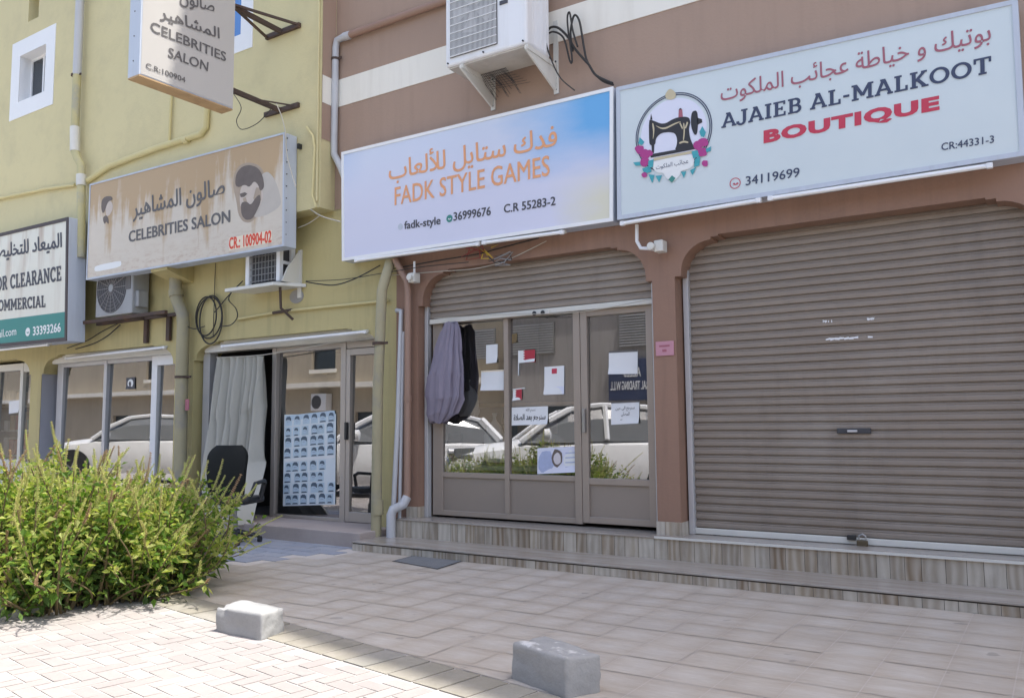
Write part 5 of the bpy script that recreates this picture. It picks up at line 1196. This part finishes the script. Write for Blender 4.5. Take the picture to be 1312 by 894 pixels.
def bundle(name, label, cat, st, mat, lobes=7, y=9.30):
    mb = MB(); n = 120; vs = []; cen = []
    K = []
    for i in range(len(st)-1):
        for k in range(8): t = k/8; t = t*t*(3-2*t); K.append([st[i][j]*(1-t)+st[i+1][j]*t for j in range(3)])
    K.append(list(st[-1]))
    for r, (px, py, hw) in enumerate(K):
        c = P(px, py, y); w = .80*(P(px+hw, py, y)-P(px-hw, py, y)).length/2
        for k in range(n):
            a = 2*math.pi*k/n; q = .86+.34*abs(math.sin(lobes*.5*a+r*.035+.4*math.sin(r*.09)))**.7+.10*abs(math.sin(1.5*lobes*a+1+r*.05))
            q += .16*noise.noise(Vector((a*2.2, r*.10, 4)))+.07*noise.noise(Vector((a*7, r*.22, 9))); vs.append(c+Vector((w*q*math.cos(a), w*.42*q*math.sin(a), .02*math.sin(3*a+r*.3))))
    R = len(K); mb.add(vs, [(i*n+k, i*n+(k+1) % n, (i+1)*n+(k+1) % n, (i+1)*n+k) for i in range(R-1) for k in range(n)]+[tuple(range(n-1, -1, -1)), tuple(range((R-1)*n, R*n))])
    return single(name, mb, M[mat], label, cat, smooth=True)
bundle('cloth_bundle', 'mauve grey cloth knotted and hanging from the raised shutter', 'cloth', [(577, 414, 8), (577, 424, 11), (574, 450, 17), (571, 480, 22), (570, 510, 23), (566, 530, 18), (562, 541, 10)], 'purple', 11, 9.35)
drape('dark_cloth', 'dark cloth hanging behind the mauve bundle', 'cloth', [(P(582, 413, 9.66), P(590, 413, 9.66), .4), (P(584, 460, 9.66), P(596, 455, 9.66), 1), (P(584, 520, 9.66), P(602, 500, 9.66), 1)], 4, .03, 'darkcloth', 40)

# ------------------------------------------------------------------ office chair
cb = at(294, 697, z=0); cb = Vector((-10.05, 7.95, 0))
ch = thing('office_chair', cb, 'black office chair standing with its back turned beside the salon curtain', 'chair'); ch.rotation_euler = (0, 0, math.radians(24))
def lpart(name, mb, mat, **k):
    for i in range(len(mb.v)): mb.v[i] = mb.v[i]+cb
    return part(name, mb, mat, ch, **k)
mb = MB(); vs = []; nx, nz = 14, 14
for s_ in (0, 1):
    for j in range(nz+1):
        for i in range(nx+1):
            u, v = -1+2*i/nx, j/nz; hw = .30*(1-.16*(1-v)**2)*(1 if v < .72 else math.sqrt(max(.12, 1-((v-.72)/.30)**2*.75)))
            vs.append((u*hw, -.20-.06*u*u*-1+(.075 if s_ else 0)-.04*math.sin(v*math.pi)+.05*(v-.4), .70+.70*v))
n = (nx+1)*(nz+1); fs = []
for j in range(nz):
    for i in range(nx):
        a = j*(nx+1)+i; fs += [(a, a+1, a+nx+2, a+nx+1), (n+a, n+a+nx+1, n+a+nx+2, n+a+1)]
for i in range(nx):
    fs += [(i, n+i, n+i+1, i+1), (nz*(nx+1)+i, nz*(nx+1)+i+1, n+nz*(nx+1)+i+1, n+nz*(nx+1)+i)]
for j in range(nz):
    a = j*(nx+1); b = a+nx; fs += [(a, a+nx+1, n+a+nx+1, n+a), (b, n+b, n+b+nx+1, b+nx+1)]
mb.add(vs, fs); M['chairblack'] = paint('black_chair_fabric', (.012, .014, .014), .75, .2, 6, spec=.25)
lpart('backrest', mb, M['chairblack'], smooth=True)
lpart('seat', MB().box(-.31, .31, -.16, .46, .56, .66), M['black'], bevel=.04, smooth=True)
lpart('back_bracket', MB().bar((0, -.21, .95), (0, -.18, .54), .09, .03).bar((0, -.18, .53), (0, .1, .53), .09, .03), M['black'])
for s_ in (-1, 1): lpart('armrest', MB().tube([(s_*.33, -.16, .62), (s_*.40, -.15, .74), (s_*.41, -.08, .86), (s_*.41, .2, .88), (s_*.38, .28, .84), (s_*.33, .26, .62)], .03, 8), M['black'], smooth=True)
lpart('gas_column', MB().lathe((0, .12, .12), [(.05, 0), (.05, .25), (.032, .25), (.032, .44)], 12), M['steel'])
mb = MB()
for k in range(5):
    a = 2*math.pi*k/5+.3; mb.tube([(0, .12, .17), (math.cos(a)*.36, .12+math.sin(a)*.36, .09)], [.045, .028], 8)
lpart('star_base', mb, M['black'])
for k in range(5):
    a = 2*math.pi*k/5+.3; lpart('castor', MB().lathe((math.cos(a)*.36-.02, .12+math.sin(a)*.36, .045), [(.045, 0), (.045, .04)], 12, 'x'), M['black'])

# ------------------------------------------------------------------ kerb blocks, manhole, rubble
def conc_mat(name, chip):
    m, t, b = new_mat(name); nz = t.noise(5, t.pos(), 6, .7); f = t.noise(60, t.pos(), 4)
    col = t.mix(nz, (.27, .275, .275), (.43, .43, .42)); col = t.mix(t.math('MULTIPLY', f, .35), col, (.2, .2, .2))
    if chip:
        z = t.n('ShaderNodeSeparateXYZ'); t.l(t.n('ShaderNodeTexCoord').outputs['Object'], z.inputs[0])
        edge = t.math('ADD', z.outputs[2], t.math('MULTIPLY', t.noise(9, t.pos((1, 1, .6)), 5, .6), .085))
        msk = t.math('MULTIPLY', t.ramp(edge, [(.232, 0.0), (.240, 1.0)]), t.ramp(t.noise(7, t.pos(), 5, .6), [(.44, 0.0), (.47, 1.0)]))
        col = t.mix(msk, col, (.60, .60, .59))
    t.l(col, b.inputs['Base Color']); b.inputs['Roughness'].default_value = .95
    bp = t.n('ShaderNodeBump'); bp.inputs['Strength'].default_value = .6; bp.inputs['Distance'].default_value = .006; t.l(t.noise(45, t.pos(), 5), bp.inputs['Height']); t.l(bp.outputs[0], b.inputs['Normal'])
    return m
def block(corners, h, label, mat, seed):
    bm = bmesh.new(); b = Vector((sum(c[0] for c in corners)/4, sum(c[1] for c in corners)/4, 0))
    lo = [bm.verts.new((c[0], c[1], -.02)) for c in corners]; hi = [bm.verts.new((c[0]*.97+b.x*.03, c[1]*.97+b.y*.03, h+dh)) for c, dh in zip(corners, (0, .01, -.008, .006))]
    bm.faces.new(lo[::-1]); bm.faces.new(hi)
    for i in range(4): bm.faces.new((lo[i], lo[(i+1) % 4], hi[(i+1) % 4], hi[i]))
    bmesh.ops.bevel(bm, geom=list(bm.edges), offset=.022, segments=3, affect='EDGES', profile=.5); bmesh.ops.subdivide_edges(bm, edges=[e for e in bm.edges if e.calc_length() > .08], cuts=9, use_grid_fill=True); bmesh.ops.triangulate(bm, faces=[f for f in bm.faces if len(f.verts) > 4])
    for v in bm.verts:
        p = v.co*6+Vector((seed, 0, 0)); d = noise.noise(p)*.010+noise.noise(p*3.3)*.006; nrm = v.normal if v.normal.length else Vector((0, 0, 1))
        e = noise.noise(v.co*9+Vector((seed*3, 2, 1)))
        top = 1 if v.co.z > h*.8 else .35
        v.co += nrm*(d - max(0, e-.25)*.07*top)
    mb = MB(); bm.verts.index_update(); mb.add([v.co.copy() for v in bm.verts], [[v.index for v in f.verts] for f in bm.faces]); bm.free()
    return single('concrete_block', mb, mat, label, 'block', 'concrete kerb blocks on the pavers', base=(b.x, b.y, 0), smooth=True)
block([(-5.895, 4.53), (-5.325, 4.53), (-5.40, 4.84), (-5.96, 4.86)], .192, 'sunlit grey concrete block beside the green shrub', conc_mat('sunlit_block_concrete', False), 1.0)
block([(-3.14, 4.735), (-2.62, 4.56), (-2.49, 4.80), (-3.02, 4.99)], .235, 'chipped concrete block with flaking white paint on top', conc_mat('chipped_block_concrete', True), 5.0)
mh = thing('manhole_cover', (-6.65, 8.2, 0), 'grey manhole cover set in the tiles below the steps', 'manhole')
q = [at(*p, z=.006) for p in ((505, 718), (560, 728), (597, 716), (540, 709))]
part('lid', MB().add([p+Vector((0, 0, -.02)) for p in q]+q, [(4,5,6,7), (0,1,5,4), (1,2,6,5), (2,3,7,6), (3,0,4,7)]), paint('dusty_iron_lid', (.17, .18, .19), .7, .2, 5, bump=.4), mh)
c_ = sum(q, Vector())/4; part('rim', MB().add([c_+(p-c_)*1.07+Vector((0, 0, -.003)) for p in q], [(0, 1, 2, 3)]), M['seal_shade'], mh)
rn = random.Random(21)
def stone(px, py, r, label):
    p = at(px, py, z=0); mb = MB(); bm = bmesh.new(); bmesh.ops.create_icosphere(bm, subdivisions=2, radius=r)
    for v in bm.verts: v.co *= 1+.45*noise.noise(v.co*(2.2/r*.5)+Vector((px, py, 0)))
    bm.verts.index_update(); mb.add([v.co*1.0+Vector((p.x, p.y, r*.4)) for v in bm.verts], [[v.index for v in f.verts] for f in bm.faces]); bm.free()
    single('rubble_stone', mb, M['stone'], label, 'stone', 'rubble lying under the shrub')
labs = ['pale lump of rubble at the left foot of the green shrub', 'flat grey rubble piece just left of the shrub foot', 'rounded rubble stone nearest the picture edge under the shrub', 'small rubble chip between the larger stones', 'jagged rubble stone in front of the others']
for (px, py, r), lab in zip(((32, 778, .10), (12, 775, .09), (4, 783, .08), (22, 790, .05), (44, 787, .07)), labs): stone(px, py, r, lab)

# ------------------------------------------------------------------ the shrub
def shrub(cx, cy, rx, ry, nst, nclump, label, seed):
    rn = random.Random(seed); t = thing('shrub', (cx, cy, 0), label, 'shrub')
    stems, fol, fresh, old, spk, dry = MB(), MB(), MB(), MB(), MB(), MB()
    def leaf(mb, p, d, ln, wd):
        d = d.normalized(); s = d.cross(Vector((rn.uniform(-1, 1), rn.uniform(-1, 1), rn.uniform(.2, 1)))); s = s.normalized() if s.length > .01 else Vector((1, 0, 0))
        nrm = s.cross(d); mid = p+d*ln*.5; tip = p+d*ln-Vector((0, 0, ln*.25))
        mb.add([p, mid+s*wd+nrm*wd*.35, tip, mid-s*wd+nrm*wd*.35], [(0, 1, 2), (0, 2, 3)])
    clumps = []
    for k in range(nclump):
        a = 2*math.pi*(k*.618); r = math.sqrt((k+.5)/nclump); clumps.append((cx+rx*.68*r*math.cos(a)+rn.uniform(-.1, .1), cy+ry*.68*r*math.sin(a)+rn.uniform(-.1, .1), r, rn.uniform(.72, 1.08), rn.random(), rn.uniform(.30, .55)))
    for i in range(nst):
        kx, ky, kr, kh, kf, kw = clumps[i % nclump]
        a = rn.uniform(0, 2*math.pi); rr = math.sqrt(rn.random()); bx, by = kx+.20*rr*math.cos(a), ky+.20*rr*math.sin(a)
        out = Vector((math.cos(a), math.sin(a), 0))*rr*kw*1.15 + Vector((kx-cx, ky-cy, 0))*rn.uniform(.05, .35)
        H = (1.66-.60*kr**2.0)*kh*rn.uniform(.68, 1.0)*(1-.18*rr)
        if rn.random() < .32: H *= rn.uniform(.28, .7); out *= 1.1
        bow = Vector((rn.uniform(-.14, .14), rn.uniform(-.14, .14), 0)); pts = []
        for k in range(7):
            f = k/6; pts.append(Vector((bx, by, 0))+out*(f**1.25)+bow*math.sin(f*3)+Vector((0, 0, H*(f-.08*rr*f*f))))
        stems.tube(pts, [.013*(1-.6*k/6) for k in range(7)], 4, caps=False)
        sp = rn.random() < .86; L = rn.uniform(.12, .40) if sp else 0
        bare = rn.random() < .10
        nl = 6 if bare else int(66*H)+14
        for q in range(nl):
            f = rn.uniform(.08, 1.0)**.8; k = min(int(f*6), 5); p = pts[k].lerp(pts[k+1], f*6-k); tl = (pts[k+1]-pts[k]).normalized()
            d = Vector((rn.gauss(0, 1), rn.gauss(0, 1), rn.gauss(.25, .6))); d.normalize()
            p2 = p+d*rn.uniform(0, .09); ln = rn.uniform(.04, .125)*(1.1-.3*f)
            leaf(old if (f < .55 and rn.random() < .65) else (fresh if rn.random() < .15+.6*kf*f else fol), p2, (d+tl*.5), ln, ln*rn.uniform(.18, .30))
        if sp:
            mb = dry if rn.random() < .22 else spk
            tl = (pts[-1]-pts[-2]).normalized(); tl = (tl+Vector((rn.uniform(-.28, .28), rn.uniform(-.28, .28), .25))).normalized(); p = pts[-1]; m_ = int(L/.020)
            curve = Vector((rn.uniform(-.6, .6), rn.uniform(-.6, .6), -.2))
            mb.tube([p, p+tl*L*.5+curve*L*.05, p+tl*L+curve*L*.2], [.006, .005, .003], 4)
            x_ = tl.orthogonal().normalized(); y_ = tl.cross(x_)
            for q in range(m_):
                f = q/m_; c = p+tl*L*f+curve*L*.2*f*f; r = .0155*(1-.5*f)*rn.uniform(.7, 1.2)
                for w_ in range(4):
                    aa = q*1.1+w_*math.pi/2; d = x_*math.cos(aa)+y_*math.sin(aa)+tl*.7
                    mb.add([c, c+d*r+x_*.0055, c+d*r*1.35+tl*.006, c+d*r-x_*.0055], [(0, 1, 2), (0, 2, 3)])
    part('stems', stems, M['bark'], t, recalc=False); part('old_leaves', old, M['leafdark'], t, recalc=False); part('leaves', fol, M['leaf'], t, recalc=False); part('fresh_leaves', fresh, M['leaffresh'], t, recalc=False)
    tag(part('flower_spikes', spk, M['spike'], t, recalc=False), kind='stuff'); tag(part('dry_spikes', dry, M['spikedry'], t, recalc=False), kind='stuff')
    return t
M['leaffresh'] = leafmat('fresh_shrub_leaf', (.28, .36, .07), (.42, .48, .13), (.54, .57, .22), .6)
M['spikedry'] = leafmat('dry_pinkish_spike', (.30, .19, .12), (.42, .28, .19), (.50, .38, .24), .35)
shrub(-8.42, 4.86, 1.45, 1.42, 640, 19, 'big bushy green shrub with pale flower spikes growing from the pavement', 4)
shrub(-10.3, 4.7, .95, 1.0, 200, 7, 'lower leafy shrub merging with the big one at the picture edge', 8)

# ------------------------------------------------------------------ the other side of the street (seen in the shop glass)
OY = -9.0
def vx(px): return at(px, 470, y=2*YF-OY).x
gb = thing('grey_building', (0, OY, 0), 'grey rendered building across the street mirrored in the game shop glass', 'building')
mb = MB(); mb.quad((-18.5, OY, 0), (16, OY, 0), (16, OY, 7.5), (-18.5, OY, 7.5)); mb.quad((-18.5, OY, 0), (-18.5, OY-8, 0), (-18.5, OY-8, 7.5), (-18.5, OY, 7.5)); mb.quad((-18.5, OY, 7.5), (16, OY, 7.5), (16, OY-8, 7.5), (-18.5, OY-8, 7.5)); mb.quad((16, OY, 0), (16, OY-8, 0), (16, OY-8, 7.5), (16, OY, 7.5))
part('wall', mb, M['oppwall'], gb, recalc=False)
part('cornice', MB().box(-18.6, 16.1, OY, OY+.25, 7.3, 7.62), M['cream'], gb)
for px0, px1 in ((585, 632), (646, 708), (795, 845)):
    x0, x1 = vx(px0), vx(px1); l = part('louvre_frame', MB().box(x0-.05, x1+.05, OY+.01, OY+.06, 4.95, 6.2), M['steel'], gb); mb = MB()
    for k in range(12): mb.box(x0, x1, OY+.06, OY+.13, 5.0+k*.1, 5.04+k*.1)
    part('louvre_slats', mb, M['guide'], l)
part('doorway', MB().box(vx(700), vx(655), OY+.01, OY+.05, 0, 2.9) if False else MB().box(min(vx(655), vx(735)), max(vx(655), vx(735)), OY+.01, OY+.05, 0, 2.9), M['winglass'], gb)
os_ = thing('shop_sign', (vx(815), OY+.2, 3.2), 'navy sign across the street lettered TRADING W.L.L. in reverse in the door glass', 'sign')
x0, x1 = vx(782), vx(850); part('sign_board', MB().box(x0, x1, OY+.05, OY+.22, 3.0, 4.5), paint('navy_sign_board', (.035, .05, .11), .5, .1), os_, bevel=.02)
def opp_text(s, xa, xb, za, zb, par, bold=.02):
    vs, fs = glyph_mesh(s, bold); ax = min(v.x for v in vs); bx = max(v.x for v in vs); az = min(v.y for v in vs); bz = max(v.y for v in vs)
    part('lettering', MB().add([(xb-(v.x-ax)/(bx-ax)*(xb-xa), OY+.228+v.z*.8, za+(v.y-az)/(bz-az)*(zb-za)) for v in vs], fs), M['white_print'], par, recalc=False)
w_ = x1-x0
opp_text('AZEES', x0+.30*w_, x0+.62*w_, 3.85, 4.2, os_); opp_text('GENERAL TRADING W.L.L', x0+.04*w_, x0+.96*w_, 3.38, 3.70, os_, .03)
bg_ = thing('beige_building', (-32, OY-1, 0), 'long beige building across the street with an arched door mirrored in the salon glass', 'building')
mb = MB(); oy = OY-.6
holes_wall(mb, -62, -18.6, 0, 8.2, oy, -.25, [(-24.2, -22.6, 4.9, 6.6), (-30.5, -28.9, 4.9, 6.6), (-37, -35.4, 4.9, 6.6), (-44, -42.4, 4.9, 6.6), (-27.5, -25.2, 0, 2.9), (-36.2, -33.9, 0, 2.9), (-47, -44.5, 0, 2.9)])
mb.quad((-62, oy, 8.2), (-18.6, oy, 8.2), (-18.6, oy-8, 8.2), (-62, oy-8, 8.2)); mb.quad((-18.55, oy, 0), (-18.55, oy-8, 0), (-18.55, oy-8, 8.2), (-18.55, oy, 8.2))
part('wall', mb, M['oppbeige'], bg_, recalc=False)
part('ledge', MB().box(-62, -18.7, oy, oy+.7, 4.0, 4.22), M['cream'], bg_)
for x in (-24.2, -30.5, -37, -44): w = part('window', MB().box(x-.1, x+1.7, oy-.05, oy+.06, 4.72, 4.9).box(x-.1, x+1.7, oy-.05, oy+.06, 6.6, 6.75), M['cream'], bg_); part('window_pane', MB().box(x, x+1.6, oy-.22, oy-.18, 4.9, 6.6), M['winglass'], w)
for x, w in ((-27.5, 2.3), (-36.2, 2.3), (-47, 2.5)): part('door', MB().box(x, x+w, oy-.22, oy-.18, 0, 2.9), M['winglass'], bg_)
for x in (-29.5, -38.2):
    t = thing('air_conditioner', (x, oy+.3, 3.0), 'white air conditioner under the ledge across the street, %s the arched door' % ('nearest to' if x > -30 else 'farther from'), 'air conditioner')
    part('casing', MB().box(x-.5, x+.5, oy+.05, oy+.45, 2.9, 3.7), M['acwhite'], t, bevel=.02); part('fan', MB().disc((x-.12, oy+.455, 3.3), .32, 'y', 24, .02), M['fan_dark'], t)

# parked cars on the street beside the photographer, seen in the glass
K = 1.16/U
def loft(mb, secs, n):
    vs = [p for s in secs for p in s]; fs = [(i*n+k, i*n+(k+1) % n, (i+1)*n+(k+1) % n, (i+1)*n+k) for i in range(len(secs)-1) for k in range(n)]
    fs += [tuple(range(n-1, -1, -1)), tuple(range((len(secs)-1)*n, len(secs)*n))]; return mb.add(vs, fs)
def make_car(cx, cy, label, group):
    o = Vector((cx, cy, 0)); t = thing('parked_car', o, label, 'car', group); G = lambda x, y, z: o+Vector((x, y, z))*K
    st = [(-2.18, .60, .40, .66), (-2.12, .74, .30, .76), (-1.95, .84, .24, .86), (-1.5, .89, .22, .95), (-.95, .90, .22, 1.02), (0, .91, .22, 1.04), (1.2, .91, .22, 1.06), (1.85, .88, .25, 1.05), (2.1, .80, .32, .98), (2.16, .68, .42, .85)]
    secs = []
    for x, w, a, b in st:
        h = b-a; secs.append([G(x, y, z) for y, z in ((-w*.9, a), (-w, a+h*.2), (-w, a+h*.62), (-w*.95, a+h*.88), (-w*.80, b), (-w*.4, b+.03), (w*.4, b+.03), (w*.80, b), (w*.95, a+h*.88), (w, a+h*.62), (w, a+h*.2), (w*.9, a))])
    part('body', loft(MB(), secs, 12), M['car'], t, smooth=True)
    cs = [(-.98, .70, 1.02, 1.04), (-.62, .74, 1.03, 1.30), (-.25, .72, 1.03, 1.50), (.3, .71, 1.04, 1.565), (1.0, .70, 1.05, 1.54), (1.6, .68, 1.05, 1.40), (2.0, .64, 1.04, 1.10)]
    secs = []
    for x, w, a, b in cs: secs.append([G(x, y, z) for y, z in ((-w*1.18, a-.04), (-w*1.05, a+(b-a)*.6), (-w*.86, b-.01), (0, b+.02), (w*.86, b-.01), (w*1.05, a+(b-a)*.6), (w*1.18, a-.04))])
    part('windows', loft(MB(), secs, 7), M['lens'], t)
    mb = MB(); secs = [[G(x, y, z) for y, z in ((-w*.90, b-.005), (-w*.5, b+.035), (w*.5, b+.035), (w*.90, b-.005), (0, b-.03))] for x, w, a, b in cs[2:6]]
    part('roof', loft(mb, secs, 5), M['car'], t, smooth=True)
    for s in (-1, 1):
        part('pillars', MB().tube([G(-1.0, s*.83, 1.0), G(-.6, s*.76, 1.31), G(-.22, s*.66, 1.51)], .05*K, 6).tube([G(.35, s*.85, 1.03), G(.35, s*.66, 1.55)], .045*K, 6).tube([G(1.95, s*.76, 1.05), G(1.6, s*.62, 1.42)], .08*K, 6).tube([G(-.22, s*.64, 1.51), G(.3, s*.62, 1.57), G(1.0, s*.62, 1.545), G(1.6, s*.60, 1.41)], .045*K, 6), M['car'], t, smooth=True)
        part('door_mirror', MB().lathe(G(-.62, s*.98, 1.10), [(.02*K, -.06*K), (.10*K, -.04*K), (.11*K, .04*K), (.06*K, .07*K)], 10, 'x'), M['car'], t, smooth=True)
        h = part('headlight', MB().add([G(x, s*y, z) for x, y, z in ((-2.14, .52, .74), (-2.02, .80, .76), (-1.72, .885, .86), (-1.70, .87, .92), (-1.98, .78, .90), (-2.10, .56, .83))], [(0, 1, 2, 3, 4, 5)]), M['lens'], t, recalc=False)
        part('reflector', MB().lathe(G(-2.02, s*.72, .83), [(.07*K, 0), (.075*K, -.08*K), (.02*K, -.10*K)], 12, 'x'), M['rim'], h)
        for x in (-1.38, 1.35):
            wname = part('wheel', MB().lathe(G(x, s*.80, .33), [(.20*K, -.10*K), (.32*K, -.10*K), (.335*K, -.07*K), (.335*K, .09*K), (.31*K, .115*K), (.22*K, .115*K)], 28, 'y'), M['tyre'], t, smooth=True)
            part('arch', MB().lathe(G(x, s*.915, .36), [(.30*K, -.02*K), (.40*K, -.01*K), (.40*K, .004*K), (.30*K, .006*K)], 28, 'y'), M['black'], t)
            mb = MB().disc(G(x, s*.905, .33), .21*K, 'y', 24, .02*K)
            for k in range(5): a = 2*math.pi*k/5; mb.bar(G(x, s*.925, .33), G(x+.2*math.cos(a), s*.925, .33+.2*math.sin(a)), .05*K, .02*K)
            part('rim', mb, M['rim'], wname)
    part('grille', MB().box(*[q for q in (cx-2.20*K, cx-2.12*K, cy-.48*K, cy+.48*K, .42*K, .62*K)]), M['black'], t, bevel=.02)
    part('number_plate', MB().box(cx-2.215*K, cx-2.19*K, cy-.25*K, cy+.25*K, .46*K, .57*K), M['paper'], t)
    t.rotation_euler = (0, 0, math.radians(-38))
    return t
make_car(-9.9, 1.1, 'white car parked in the sun, mirrored in the game shop glass', 'white cars parked along the street')
make_car(-15.6, 1.2, 'white car parked further along, mirrored in the salon glass', 'white cars parked along the street')
make_car(-27.5, .9, 'white car parked farthest along, mirrored in the office window', 'white cars parked along the street')
